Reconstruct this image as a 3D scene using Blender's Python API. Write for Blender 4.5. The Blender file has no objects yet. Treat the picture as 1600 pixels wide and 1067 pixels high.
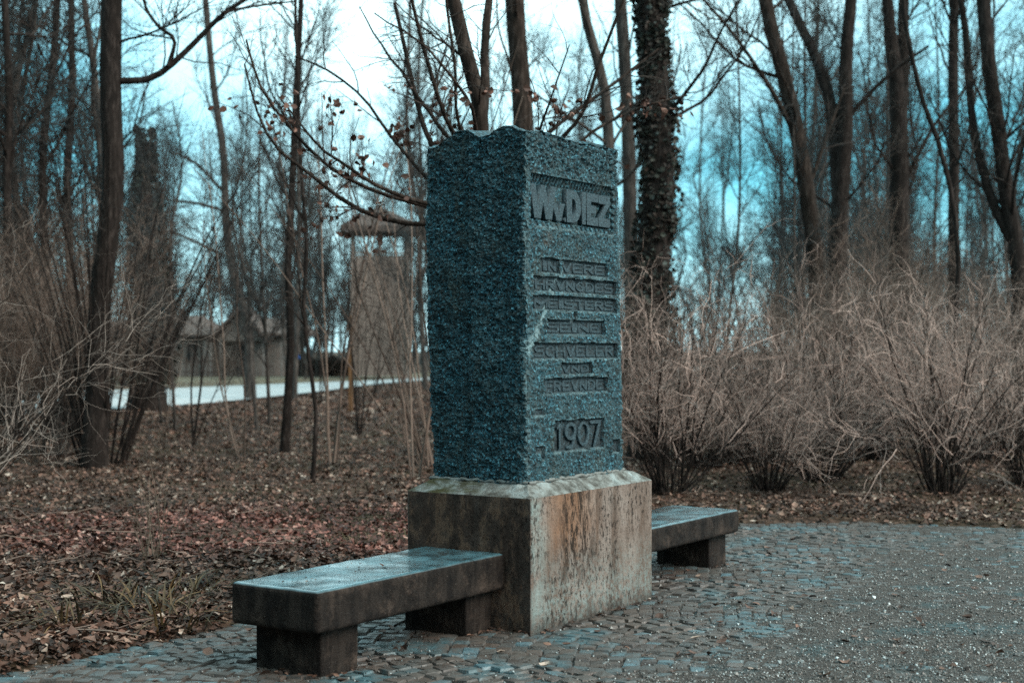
import bpy, bmesh, math, random
import numpy as np
from mathutils import Vector, Matrix

random.seed(4)
rng = np.random.default_rng(11)
scene = bpy.context.scene
COL = scene.collection

# ------------------------------------------------------------------ camera, sky, sun, exposure
FPX, HOR, CAMZ = 2300.0, 545.0, 1.6            # focal length and horizon in pixels of the 1600 px photograph
cam_d = bpy.data.cameras.new("camera")
cam_d.sensor_width = 36.0
cam_d.lens = FPX / 1600 * 36.0
cam_d.clip_end = 1500
cam_d.dof.use_dof = True
cam_d.dof.focus_distance = 8.7
cam_d.dof.aperture_fstop = 2.2
cam = bpy.data.objects.new("camera", cam_d)
COL.objects.link(cam)
cam.location = (0, 0, CAMZ)
cam.rotation_euler = (math.radians(90) + math.atan((HOR - 533.5) / FPX), 0, 0)
scene.camera = cam

SUN_DIR = Vector((0.78, -0.42, 0.72)).normalized()      # towards the sun, behind thin cloud
world = bpy.data.worlds.new("World")
scene.world = world
world.use_nodes = True
wt = world.node_tree
wt.nodes.clear()
w_out = wt.nodes.new("ShaderNodeOutputWorld")
w_bg = wt.nodes.new("ShaderNodeBackground")
w_sky = wt.nodes.new("ShaderNodeTexSky")
w_sky.sky_type = 'NISHITA'
w_sky.sun_disc = False
w_sky.sun_elevation = math.asin(SUN_DIR.z)
w_sky.sun_rotation = math.atan2(SUN_DIR.x, SUN_DIR.y)
w_sky.air_density = 1.0
w_sky.dust_density = 0.6
w_sky.ozone_density = 1.0
w_tc = wt.nodes.new("ShaderNodeTexCoord")
w_map = wt.nodes.new("ShaderNodeMapping")
w_map.inputs["Location"].default_value = (19.1036, 3.9304, 15.1147)
w_map.inputs["Scale"].default_value = (1.0, 1.0, 1.6)
w_ns = wt.nodes.new("ShaderNodeTexNoise")
w_ns.inputs["Scale"].default_value = 2.6
w_ns.inputs["Detail"].default_value = 5
w_ns.inputs["Roughness"].default_value = 0.5
w_rp = wt.nodes.new("ShaderNodeValToRGB")
w_rp.color_ramp.elements[0].position = 0.33
w_rp.color_ramp.elements[1].position = 0.58
w_tint = wt.nodes.new("ShaderNodeMix")
w_tint.data_type = 'RGBA'
w_tint.blend_type = 'MULTIPLY'
w_tint.inputs[0].default_value = 1.0
w_tint.inputs[7].default_value = (0.25, 1.3, 1.6, 1)
w_mix = wt.nodes.new("ShaderNodeMix")
w_mix.data_type = 'RGBA'
w_mix.inputs[7].default_value = (15.5, 22.6, 23.8, 1)    # cloud white
L = wt.links.new
w_veil = wt.nodes.new("ShaderNodeMix")
w_veil.data_type = 'RGBA'
w_veil.inputs[0].default_value = 0.75
w_veil.inputs[7].default_value = (3.4, 11.5, 14.0, 1)    # even thin cloud veil
w_sep = wt.nodes.new("ShaderNodeSeparateXYZ")
w_hz = wt.nodes.new("ShaderNodeMapRange")
w_hz.interpolation_type = 'SMOOTHSTEP'
w_hz.inputs["From Min"].default_value = -0.02
w_hz.inputs["From Max"].default_value = 0.12
w_hz.inputs["To Min"].default_value = 0.75
w_hz.inputs["To Max"].default_value = 0.0
w_max = wt.nodes.new("ShaderNodeMath")
w_max.operation = 'MAXIMUM'
L(w_tc.outputs["Generated"], w_sep.inputs[0])
L(w_sep.outputs[2], w_hz.inputs["Value"])
L(w_tc.outputs["Generated"], w_map.inputs["Vector"])
L(w_map.outputs[0], w_ns.inputs["Vector"])
L(w_ns.outputs["Fac"], w_rp.inputs["Fac"])
L(w_sky.outputs[0], w_tint.inputs[6])
L(w_rp.outputs["Color"], w_max.inputs[0])
L(w_hz.outputs[0], w_max.inputs[1])
L(w_max.outputs[0], w_mix.inputs[0])
L(w_tint.outputs[2], w_veil.inputs[6])
L(w_veil.outputs[2], w_mix.inputs[6])
L(w_mix.outputs[2], w_bg.inputs["Color"])
w_bg.inputs["Strength"].default_value = 0.06
L(w_bg.outputs[0], w_out.inputs["Surface"])

sun_d = bpy.data.lights.new("sun", 'SUN')
sun_d.energy = 3.0
sun_d.angle = math.radians(38)
sun_d.color = (1.0, 0.90, 0.79)
sun = bpy.data.objects.new("sun", sun_d)
COL.objects.link(sun)
sun.rotation_euler = SUN_DIR.to_track_quat('Z', 'Y').to_euler()
sun.location = (20, -10, 30)

vs = scene.view_settings
vs.view_transform = 'Standard'
vs.look = 'None'
vs.exposure = 0.7
vs.gamma = 1.0
vs.use_curve_mapping = False
scene.cycles.use_denoising = False
scene.cycles.max_bounces = 5
scene.cycles.diffuse_bounces = 2
scene.cycles.glossy_bounces = 2


# ------------------------------------------------------------------ small helpers
def W(px, py, d):
    """photo pixel and distance -> world point"""
    return np.array([(px - 800) / FPX * d, d, CAMZ + (HOR - py) / FPX * d])


def G(px, py):
    """photo pixel on the ground -> world point"""
    d = FPX * CAMZ / (py - HOR)
    return np.array([(px - 800) / FPX * d, d, 0.0])


def tag(o, label=None, cat=None, group=None, kind=None):
    if label: o["label"] = label
    if cat: o["category"] = cat
    if group: o["group"] = group
    if kind: o["kind"] = kind
    return o


def empty(name, loc=(0, 0, 0), rz=0.0):
    o = bpy.data.objects.new(name, None)
    o.location = loc
    o.rotation_euler = (0, 0, rz)
    o.empty_display_size = 0.2
    COL.objects.link(o)
    return o


def link(name, me, parent=None, m=None):
    o = bpy.data.objects.new(name, me)
    COL.objects.link(o)
    if m is not None and len(me.materials) == 0:
        me.materials.append(m)
    if parent is not None:
        o.parent = parent
    return o


def copy_tree(o, parent=None):
    c = o.copy()
    COL.objects.link(c)
    if parent is not None:
        c.parent = parent
    for ch in list(o.children):
        copy_tree(ch, c)
    return c


def make_mesh(name, V, faces, smooth=False):
    """faces: list of int arrays (n,3) or (n,4)"""
    me = bpy.data.meshes.new(name)
    V = np.ascontiguousarray(V, dtype=np.float32)
    me.vertices.add(len(V))
    me.vertices.foreach_set("co", V.ravel())
    loops = np.concatenate([f.ravel() for f in faces]).astype(np.int32)
    tot = np.concatenate([np.full(len(f), f.shape[1]) for f in faces]).astype(np.int32)
    start = np.concatenate([[0], np.cumsum(tot)[:-1]]).astype(np.int32)
    me.loops.add(len(loops))
    me.loops.foreach_set("vertex_index", loops)
    me.polygons.add(len(tot))
    me.polygons.foreach_set("loop_start", start)
    me.polygons.foreach_set("use_smooth", np.full(len(tot), smooth, dtype=bool))
    me.update(calc_edges=True)
    return me


class Acc:
    """collects verts and faces"""
    def __init__(self):
        self.V, self.F, self.n = [], {3: [], 4: []}, 0

    def add(self, V, F):
        V = np.asarray(V, float).reshape(-1, 3)
        for f in (F if isinstance(F, list) else [F]):
            f = np.asarray(f, int)
            self.F[f.shape[1]].append(f + self.n)
        self.V.append(V)
        self.n += len(V)

    def box(self, lo, hi, M=None):
        lo, hi = np.array(lo, float), np.array(hi, float)
        V = np.array([[(lo, hi)[i][0], (lo, hi)[j][1], (lo, hi)[k][2]] for i in (0, 1) for j in (0, 1) for k in (0, 1)])
        if M is not None:
            V = V @ np.array(M.to_3x3()).T + np.array(M.translation)
        self.add(V, np.array([[0, 1, 3, 2], [4, 6, 7, 5], [0, 4, 5, 1], [2, 3, 7, 6], [0, 2, 6, 4], [1, 5, 7, 3]]))

    def tubes(self, P, R, sides=5, jitter=0.0):
        P = np.asarray(P, float); R = np.asarray(R, float)
        if P.ndim == 2:
            P, R = P[None], R[None]
        N, K, _ = P.shape
        T = np.gradient(P, axis=1)
        T /= np.linalg.norm(T, axis=2, keepdims=True) + 1e-9
        m = np.abs(T).mean(axis=1)
        ref = np.eye(3)[np.argmin(m, axis=1)][:, None, :]
        U = np.cross(T, np.broadcast_to(ref, T.shape)); U /= np.linalg.norm(U, axis=2, keepdims=True) + 1e-9
        B = np.cross(T, U)
        ang = np.arange(sides) / sides * 2 * np.pi
        rr = np.repeat(R[:, :, None], sides, axis=2)
        if jitter:
            rr = rr * (1 + jitter * rng.standard_normal(rr.shape))
        V = P[:, :, None, :] + rr[..., None] * (np.cos(ang)[None, None, :, None] * U[:, :, None, :] + np.sin(ang)[None, None, :, None] * B[:, :, None, :])
        base = np.arange(N)[:, None, None] * (K * sides)
        k = np.arange(K - 1)[None, :, None] * sides
        s = np.arange(sides)[None, None, :]
        s2 = (s + 1) % sides
        F = np.stack([base + k + s, base + k + s2, base + k + sides + s2, base + k + sides + s], axis=-1).reshape(-1, 4)
        self.add(V, F)

    def mesh(self, name, smooth=False):
        return make_mesh(name, np.concatenate(self.V), [np.concatenate(f) for f in self.F.values() if f], smooth)


def spline(pts, K):
    """Catmull-Rom through the points, K samples evenly spaced"""
    pts = np.asarray(pts, float)
    if len(pts) == 2:
        pts = np.array([pts[0], (pts[0] + pts[1]) / 2, pts[1]])
    P = np.concatenate([[2 * pts[0] - pts[1]], pts, [2 * pts[-1] - pts[-2]]])
    out = []
    for i in range(1, len(P) - 2):
        for t in np.linspace(0, 1, 12, endpoint=False):
            a, b, c, d = P[i - 1], P[i], P[i + 1], P[i + 2]
            out.append(0.5 * (2 * b + (c - a) * t + (2 * a - 5 * b + 4 * c - d) * t * t + (3 * b - a - 3 * c + d) * t ** 3))
    out.append(pts[-1])
    out = np.array(out)
    s = np.concatenate([[0], np.cumsum(np.linalg.norm(np.diff(out, axis=0), axis=1))])
    q = np.linspace(0, s[-1], K)
    return np.stack([np.interp(q, s, out[:, j]) for j in range(out.shape[1])], axis=1)


_tab = np.random.default_rng(99).random((16, 256, 256))


def vnoise(x, y, seed=0):
    x = np.asarray(x, float); y = np.asarray(y, float)
    xi, yi = np.floor(x).astype(int), np.floor(y).astype(int)
    fx, fy = x - xi, y - yi
    fx = fx * fx * (3 - 2 * fx); fy = fy * fy * (3 - 2 * fy)
    T = _tab[seed % 16]
    g = lambda i, j: T[i & 255, j & 255]
    return (g(xi, yi) * (1 - fx) + g(xi + 1, yi) * fx) * (1 - fy) + (g(xi, yi + 1) * (1 - fx) + g(xi + 1, yi + 1) * fx) * fy


def fbm(x, y, seed=0, octs=4):
    a, s, tot = 1.0, 0.0, 0.0
    for o in range(octs):
        s = s + a * vnoise(x * 2 ** o, y * 2 ** o, seed + o); tot += a; a *= 0.5
    return s / tot


def sstep(a, b, x):
    t = np.clip((x - a) / (b - a), 0, 1)
    return t * t * (3 - 2 * t)


# ------------------------------------------------------------------ node helpers
class NT:
    def __init__(self, name):
        self.m = bpy.data.materials.new(name)
        self.m.use_nodes = True
        self.t = self.m.node_tree
        self.p = self.t.nodes["Principled BSDF"]
        self.out = self.t.nodes["Material Output"]

    def n(self, typ, **kw):
        nd = self.t.nodes.new(typ)
        for k, v in kw.items():
            setattr(nd, k, v)
        return nd

    def set(self, sock, v):
        if hasattr(v, "is_output"):
            self.t.links.new(v, sock)
        elif isinstance(v, (tuple, list)) and len(v) == 3 and sock.type == 'RGBA':
            sock.default_value = (*v, 1)
        else:
            sock.default_value = v

    def obj(self):
        return self.n("ShaderNodeTexCoord").outputs["Object"]

    def pos(self):
        return self.n("ShaderNodeNewGeometry").outputs["Position"]

    def island(self):
        return self.n("ShaderNodeNewGeometry").outputs["Random Per Island"]

    def rand(self):
        return self.n("ShaderNodeObjectInfo").outputs["Random"]

    def scale(self, vec, s, loc=(0, 0, 0)):
        nd = self.n("ShaderNodeMapping")
        self.set(nd.inputs["Vector"], vec)
        nd.inputs["Scale"].default_value = s
        nd.inputs["Location"].default_value = loc
        return nd.outputs[0]

    def noise(self, vec, scale, detail=4, rough=0.55, dist=0.0):
        nd = self.n("ShaderNodeTexNoise")
        self.set(nd.inputs["Vector"], vec)
        nd.inputs["Scale"].default_value = scale
        nd.inputs["Detail"].default_value = detail
        nd.inputs["Roughness"].default_value = rough
        nd.inputs["Distortion"].default_value = dist
        return nd.outputs["Fac"]

    def voro(self, vec, scale, feature='F1', out="Distance"):
        nd = self.n("ShaderNodeTexVoronoi", feature=feature)
        self.set(nd.inputs["Vector"], vec)
        nd.inputs["Scale"].default_value = scale
        return nd.outputs[out]

    def ramp(self, fac, stops):
        nd = self.n("ShaderNodeValToRGB")
        self.set(nd.inputs["Fac"], fac)
        el = nd.color_ramp.elements
        while len(el) < len(stops):
            el.new(0.5)
        for e, (p, c) in zip(el, stops):
            e.position = p
            e.color = (*c, 1) if isinstance(c, (tuple, list)) else (c, c, c, 1)
        return nd.outputs["Color"]

    def mix(self, fac, a, b, mode='MIX'):
        nd = self.n("ShaderNodeMix", data_type='RGBA', blend_type=mode)
        self.set(nd.inputs[0], fac)
        self.set(nd.inputs[6], a)
        self.set(nd.inputs[7], b)
        return nd.outputs[2]

    def math(self, op, a, b=0.0, clamp=False):
        nd = self.n("ShaderNodeMath", operation=op, use_clamp=clamp)
        self.set(nd.inputs[0], a)
        self.set(nd.inputs[1], b)
        return nd.outputs[0]

    def xyz(self, vec):
        nd = self.n("ShaderNodeSeparateXYZ")
        self.set(nd.inputs[0], vec)
        return nd.outputs

    def bump(self, h, strength=0.5, dist=0.01):
        nd = self.n("ShaderNodeBump")
        nd.inputs["Strength"].default_value = strength
        nd.inputs["Distance"].default_value = dist
        self.set(nd.inputs["Height"], h)
        self.set(self.p.inputs["Normal"], nd.outputs[0])

    def finish(self, col, rough=0.85, spec=0.3):
        self.set(self.p.inputs["Base Color"], col)
        self.set(self.p.inputs["Roughness"], rough)
        self.set(self.p.inputs["Specular IOR Level"], spec)
        return self.m


# ------------------------------------------------------------------ materials
def m_granite():
    t = NT("granite"); o = t.obj()
    grain = t.noise(o, 62, 4, 0.72)
    big = t.noise(o, 7, 4)
    spk = t.noise(o, 38, 3, 0.6)
    c = t.ramp(grain, [(0.33, (0.003, 0.006, 0.006)), (0.46, (0.006, 0.026, 0.034)), (0.57, (0.020, 0.112, 0.152)), (0.67, (0.17, 0.44, 0.54))])
    c = t.mix(t.ramp(spk, [(0.5, 0.0), (0.66, 1.0)]), c, (0.020, 0.035, 0.040))
    c = t.mix(t.ramp(big, [(0.40, 0.0), (0.72, 0.35)]), c, (0.075, 0.125, 0.13))
    c = t.mix(t.ramp(t.noise(o, 2.6, 5, 0.6), [(0.46, 0.0), (0.66, 0.75)]), c, t.mix(0.55, c, (0.012, 0.017, 0.013)))
    c = t.mix(t.ramp(t.noise(t.scale(o, (5, 5, 2), (3, 1, 0)), 1.0, 6, 0.7), [(0.56, 0.0), (0.70, 0.6)]), c, (0.085, 0.095, 0.075))
    at = t.n("ShaderNodeAttribute", attribute_name="vein_and_light")
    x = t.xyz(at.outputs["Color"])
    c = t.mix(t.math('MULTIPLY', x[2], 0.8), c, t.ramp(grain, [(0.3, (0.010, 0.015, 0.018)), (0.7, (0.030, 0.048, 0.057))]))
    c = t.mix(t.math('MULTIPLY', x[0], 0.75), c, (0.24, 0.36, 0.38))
    c = t.mix(x[1], c, (0.10, 0.055, 0.03))
    t.bump(t.math('ADD', grain, t.math('MULTIPLY', t.noise(o, 45, 4, 0.65), 1.6)), 1.0, 0.02)
    return t.finish(c, t.ramp(grain, [(0.3, 0.75), (0.75, 0.45)]), 0.4)


def m_letter():
    t = NT("smooth_granite"); o = t.pos()
    g = t.noise(o, 80, 4, 0.7)
    c = t.ramp(g, [(0.33, (0.006, 0.013, 0.017)), (0.55, (0.016, 0.040, 0.052)), (0.72, (0.07, 0.12, 0.135))])
    t.bump(t.noise(o, 70, 4, 0.7), 0.9, 0.012)
    return t.finish(c, 0.6, 0.4)


def m_pedestal():
    t = NT("weathered_concrete"); o = t.obj()
    s = t.xyz(o)
    streak = t.noise(t.scale(o, (9, 9, 1.6)), 1.0, 9, 0.72, 0.6)
    blotch = t.noise(o, 4.0, 5, 0.6)
    fine = t.noise(o, 70, 5, 0.7)
    blotch = t.math('ADD', t.math('MULTIPLY', blotch, 0.65), t.math('MULTIPLY', fine, 0.35))
    c = t.ramp(blotch, [(0.30, (0.095, 0.070, 0.058)), (0.5, (0.175, 0.133, 0.112)), (0.7, (0.25, 0.21, 0.185))])
    # brown water streaks
    c = t.mix(t.ramp(streak, [(0.44, 0.0), (0.62, 0.85)]), c, (0.085, 0.055, 0.040))
    # rust coloured algae below the stone, strongest under the top edge of the front
    zz = t.math('ADD', s[2], t.math('MULTIPLY', streak, 0.55))
    top = t.ramp(t.math('ADD', zz, t.math('MULTIPLY', t.noise(o, 9, 6, 0.7), 0.35)), [(0.80, 0.0), (1.0, 0.9)])
    xs = t.ramp(s[0], [(0.10, 0.0), (0.30, 0.9), (0.55, 0.75), (0.80, 0.0)])
    c = t.mix(t.math('MULTIPLY', t.math('MULTIPLY', top, xs), 0.85), c, (0.20, 0.098, 0.052))
    # pale mineral bloom at the corners and the foot
    pale = t.math('ADD', t.ramp(s[0], [(0.02, 1.0), (0.22, 0.0)]), t.ramp(s[0], [(1.16, 0.0), (1.36, 1.0)]))
    pale = t.math('MULTIPLY', pale, t.ramp(t.noise(o, 5, 4), [(0.40, 0.0), (0.60, 0.85)]))
    pale = t.math('MULTIPLY', pale, t.ramp(s[1], [(0.0, 1.0), (0.06, 0.0)]))
    c = t.mix(pale, c, t.ramp(t.noise(o, 40, 4, 0.7), [(0.35, (0.10, 0.12, 0.115)), (0.6, (0.24, 0.30, 0.285))]))
    low = t.ramp(t.math('ADD', s[2], t.math('MULTIPLY', blotch, 0.35)), [(0.30, 0.9), (0.62, 0.0)])
    c = t.mix(t.math('MULTIPLY', low, t.ramp(t.noise(o, 24, 6, 0.75), [(0.42, 0.0), (0.60, 1.0)])), c, (0.17, 0.205, 0.195))
    # black lichen pits running down
    pit = t.noise(t.scale(o, (38, 38, 20)), 1.0, 5, 0.7)
    pm = t.math('MULTIPLY', t.ramp(pit, [(0.54, 0.0), (0.60, 1.0)]), t.ramp(t.noise(t.scale(o, (3.4, 3.4, 1.2), (0.3, 0, 0.1)), 1.0, 2), [(0.40, 0.0), (0.56, 1.0)]))
    c = t.mix(t.math('MULTIPLY', pm, 0.9), c, (0.022, 0.016, 0.013))
    dots = t.ramp(t.noise(o, 95, 2, 0.5), [(0.63, 0.0), (0.68, 0.8)])
    c = t.mix(dots, c, (0.035, 0.028, 0.024))
    run = t.math('MULTIPLY', t.ramp(t.noise(t.scale(o, (11, 11, 4.0), (0.7, 0, 0.2)), 1.0, 8, 0.78, 0.3), [(0.475, 0.0), (0.53, 1.0)]), t.ramp(s[0], [(0.22, 0.0), (0.42, 1.0), (0.60, 0.9), (0.78, 0.15), (1.10, 0.5), (1.3, 0.0)]))
    run = t.math('MULTIPLY', run, t.ramp(t.math('ADD', s[2], t.math('MULTIPLY', streak, 0.4)), [(0.36, 0.0), (0.62, 1.0)]))
    c = t.mix(run, c, (0.024, 0.016, 0.012))
    # damp black foot
    foot = t.ramp(t.math('ADD', t.math('ADD', s[2], 0.34), t.math('MULTIPLY', t.noise(o, 13, 8, 0.8), -0.42)), [(0.09, 0.92), (0.24, 0.0)])
    c = t.mix(foot, c, (0.024, 0.020, 0.017))
    # left side: darker, mottled brown
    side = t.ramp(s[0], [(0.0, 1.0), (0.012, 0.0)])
    side_tone = t.ramp(t.noise(t.scale(o, (1, 7, 4.2)), 1.0, 9, 0.74, 0.15), [(0.36, (0.008, 0.005, 0.004)), (0.50, (0.034, 0.020, 0.015)), (0.57, (0.100, 0.056, 0.036)), (0.64, (0.044, 0.027, 0.020)), (0.76, (0.080, 0.052, 0.040))])
    c = t.mix(t.math('MULTIPLY', side, 0.9), c, side_tone)
    # upper slope: pale, washed
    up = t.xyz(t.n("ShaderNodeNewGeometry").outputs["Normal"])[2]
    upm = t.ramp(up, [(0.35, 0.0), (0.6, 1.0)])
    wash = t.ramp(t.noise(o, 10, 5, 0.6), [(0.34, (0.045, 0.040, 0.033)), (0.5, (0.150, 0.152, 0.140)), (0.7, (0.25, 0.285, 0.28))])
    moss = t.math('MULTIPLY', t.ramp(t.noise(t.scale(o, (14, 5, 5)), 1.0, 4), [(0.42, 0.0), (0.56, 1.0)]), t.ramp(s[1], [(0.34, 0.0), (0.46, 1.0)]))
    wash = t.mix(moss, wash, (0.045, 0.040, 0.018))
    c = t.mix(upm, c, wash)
    t.bump(t.math('ADD', fine, t.math('MULTIPLY', pm, -0.8)), 0.8, 0.008)
    return t.finish(c, 0.85, 0.12)


def m_bench():
    t = NT("wet_concrete"); o = t.obj()
    n1 = t.noise(o, 6, 9, 0.72); n2 = t.noise(o, 90, 4, 0.7)
    st = t.noise(t.scale(o, (10, 10, 2.5)), 1.0, 8, 0.7)
    c = t.ramp(n1, [(0.36, (0.004, 0.003, 0.003)), (0.52, (0.012, 0.0085, 0.007)), (0.66, (0.055, 0.038, 0.030))])
    c = t.mix(t.ramp(st, [(0.46, 0.0), (0.62, 0.7)]), c, (0.030, 0.022, 0.018))
    c = t.mix(t.ramp(n2, [(0.62, 0.0), (0.70, 0.7)]), c, (0.11, 0.088, 0.074))
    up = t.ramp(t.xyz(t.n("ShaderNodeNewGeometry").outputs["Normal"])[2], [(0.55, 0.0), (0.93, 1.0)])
    c = t.mix(up, c, t.mix(t.ramp(n1, [(0.40, 0.0), (0.6, 1.0)]), (0.018, 0.040, 0.047), (0.062, 0.140, 0.165)))  # teal on the tops puts the sky's reflection into the base colour
    wet = t.ramp(t.noise(o, 3.2, 4, 0.6), [(0.36, 0.16), (0.66, 0.40)])
    r = t.mix(up, (0.8, 0.8, 0.8), wet)
    dry = t.math('SUBTRACT', 1.05, up)
    t.bump(t.math('MULTIPLY', dry, t.math('ADD', n2, t.math('MULTIPLY', t.noise(o, 22, 4), 1.2))), 0.9, 0.010)
    pud = t.ramp(t.noise(o, 4.5, 6, 0.65), [(0.42, 0.15), (0.56, 1.0)])
    t.set(t.p.inputs['Coat Weight'], t.math('MULTIPLY', up, pud))
    t.p.inputs['Coat Roughness'].default_value = 0.13
    return t.finish(c, r, t.mix(up, (0.12, 0.12, 0.12), (0.8, 0.8, 0.8)))


def m_bark(name, a, b, c3, sx=1.0, moss=None):
    t = NT(name); o = t.pos()
    n1 = t.noise(t.scale(o, (26 * sx, 26 * sx, 5 * sx)), 1.0, 5, 0.65, 0.4)
    n2 = t.noise(o, 3.0, 4)
    c = t.ramp(n1, [(0.32, a), (0.52, b), (0.72, c3)])
    c = t.mix(t.ramp(n2, [(0.4, 0.0), (0.7, 0.6)]), c, a)
    if moss:
        c = t.mix(t.ramp(t.noise(o, 5, 4), [(0.5, 0.0), (0.68, 0.7)]), c, moss)
    t.bump(n1, 0.8, 0.02)
    return t.finish(c, 0.9, 0.1)


def m_twig(name, a, b):
    t = NT(name)
    c = t.mix(t.island(), a, b)
    return t.finish(c, 0.8, 0.15)


def m_leaf(name, stops, red=None):
    t = NT(name)
    c = t.ramp(t.island(), stops)
    if red:
        p = t.xyz(t.pos())
        dx = t.math('MULTIPLY', t.math('SUBTRACT', p[0], red[0]), 1 / red[2])
        dy = t.math('MULTIPLY', t.math('SUBTRACT', p[1], red[1]), 1 / red[3])
        rr = t.math('ADD', t.math('MULTIPLY', dx, dx), t.math('MULTIPLY', dy, dy))
        rr = t.math('ADD', rr, t.math('MULTIPLY', t.math('SUBTRACT', t.noise(t.pos(), 1.6, 3), 0.5), 1.4))
        c2 = t.ramp(t.island(), [(0.0, (0.030, 0.012, 0.010)), (0.35, (0.13, 0.046, 0.036)), (0.7, (0.26, 0.10, 0.076)), (0.93, (0.42, 0.20, 0.16)), (1.0, (0.50, 0.30, 0.24))])
        c = t.mix(t.ramp(rr, [(0.25, 0.95), (1.0, 0.0)]), c, c2)
    c = t.mix(t.math('MULTIPLY', t.noise(t.pos(), 60, 2), 0.7), c, (0.02, 0.014, 0.011))
    c = t.mix(t.ramp(t.noise(t.pos(), 0.9, 5, 0.65), [(0.46, 0.0), (0.66, 0.72)]), c, (0.022, 0.014, 0.010))
    return t.finish(c, 0.6, 0.2)


def m_ground():
    t = NT("litter_soil"); o = t.pos()
    n1 = t.noise(o, 11, 6, 0.7); n2 = t.noise(o, 0.5, 4)
    c = t.ramp(n1, [(0.30, (0.012, 0.008, 0.006)), (0.48, (0.048, 0.029, 0.021)), (0.60, (0.095, 0.060, 0.044)), (0.74, (0.19, 0.13, 0.10))])
    c = t.mix(t.ramp(n2, [(0.42, 0.0), (0.65, 0.5)]), c, (0.055, 0.045, 0.024))
    t.bump(n1, 1.0, 0.05)
    return t.finish(c, 0.9, 0.08)


def m_sand():
    t = NT("grit_bed"); o = t.pos()
    n1 = t.noise(o, 170, 3, 0.7); n2 = t.noise(o, 2.2, 4); n3 = t.noise(o, 28, 4, 0.6)
    c = t.ramp(n1, [(0.32, (0.016, 0.014, 0.012)), (0.47, (0.038, 0.029, 0.024)), (0.64, (0.100, 0.080, 0.067)), (0.76, (0.36, 0.37, 0.36))])
    c = t.mix(t.ramp(n2, [(0.52, 0.0), (0.66, 0.7)]), c, (0.036, 0.075, 0.080))
    c = t.mix(t.ramp(n3, [(0.48, 0.0), (0.62, 0.75)]), c, (0.028, 0.019, 0.015))
    t.bump(t.math('ADD', n1, n3), 0.9, 0.008)
    return t.finish(c, 0.7, 0.2)


def m_cobble(island):
    t = NT("cobble_stone"); o = t.pos()
    r = t.island() if island else t.rand()
    c = t.ramp(r, [(0.0, (0.034, 0.028, 0.024)), (0.3, (0.074, 0.050, 0.039)), (0.5, (0.055, 0.046, 0.039)), (0.70, (0.050, 0.033, 0.027)), (0.84, (0.055, 0.060, 0.058)), (0.95, (0.065, 0.092, 0.098)), (1.0, (0.070, 0.125, 0.145))])
    g = t.noise(o, 90, 3, 0.65)
    c = t.mix(t.ramp(g, [(0.45, 0.0), (0.7, 0.7)]), c, (0.03, 0.026, 0.023))
    c = t.mix(t.ramp(t.noise(o, 1.7, 4), [(0.54, 0.0), (0.64, 0.7)]), c, (0.040, 0.095, 0.110))
    dirt = t.noise(o, 13, 4)
    c = t.mix(t.ramp(dirt, [(0.48, 0.0), (0.66, 0.8)]), c, (0.05, 0.036, 0.028))
    t.bump(t.math('ADD', g, t.noise(o, 30, 3)), 0.5, 0.006)
    return t.finish(c, t.ramp(dirt, [(0.4, 0.38), (0.6, 0.75)]), 0.5)


def m_grit():
    t = NT("grit_stone")
    c = t.ramp(t.island(), [(0.0, (0.03, 0.027, 0.024)), (0.5, (0.075, 0.063, 0.054)), (0.9, (0.17, 0.16, 0.145)), (0.992, (0.42, 0.46, 0.46)), (1.0, (0.70, 0.74, 0.74))])
    return t.finish(c, 0.4, 0.5)


def m_plain(name, a, b, scale=8, rough=0.8, spec=0.3, stretch=(1, 1, 1)):
    t = NT(name); o = t.pos()
    n = t.noise(t.scale(o, stretch), scale, 5, 0.6)
    t.bump(n, 0.4, 0.01)
    return t.finish(t.ramp(n, [(0.32, a), (0.68, b)]), rough, spec)


GRANITE, LETTER, CONC, BENCH = m_granite(), m_letter(), m_pedestal(), m_bench()
BARK_DARK = m_bark("dark_bark", (0.008, 0.006, 0.005), (0.021, 0.015, 0.013), (0.060, 0.045, 0.039))
BARK_GREY = m_bark("grey_bark", (0.024, 0.019, 0.017), (0.062, 0.050, 0.044), (0.125, 0.103, 0.090), 0.7)
BARK_BROWN = m_bark("brown_bark", (0.011, 0.008, 0.006), (0.030, 0.020, 0.016), (0.085, 0.062, 0.051), 0.9)
BARK_FAR = m_bark("far_bark", (0.028, 0.023, 0.021), (0.065, 0.054, 0.048), (0.12, 0.100, 0.090), 0.4)
TWIG_DARK = m_twig("dark_twig", (0.016, 0.012, 0.010), (0.055, 0.041, 0.035))
TWIG_FAR = m_twig("far_twig", (0.014, 0.017, 0.018), (0.050, 0.052, 0.052))
TWIG_PALE = m_twig("pale_twig", (0.075, 0.050, 0.042), (0.46, 0.325, 0.275))
TWIG_BROWN = m_twig("brown_twig", (0.045, 0.030, 0.024), (0.20, 0.140, 0.112))
IVY = m_leaf("ivy_leaf", [(0.0, (0.014, 0.011, 0.009)), (0.35, (0.040, 0.027, 0.021)), (0.6, (0.020, 0.024, 0.017)), (0.88, (0.042, 0.054, 0.042)), (1.0, (0.13, 0.15, 0.14))])
BEECH = m_leaf("beech_leaf", [(0.0, (0.06, 0.026, 0.018)), (0.5, (0.16, 0.068, 0.046)), (1.0, (0.30, 0.16, 0.12))])
LITTER = m_leaf("litter_leaf", [(0.0, (0.014, 0.008, 0.006)), (0.30, (0.066, 0.035, 0.025)), (0.60, (0.155, 0.076, 0.052)), (0.85, (0.28, 0.150, 0.106)), (0.96, (0.44, 0.31, 0.24)), (1.0, (0.65, 0.52, 0.43))], red=(-1.9, 12.7, 3.4, 2.2))
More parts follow.
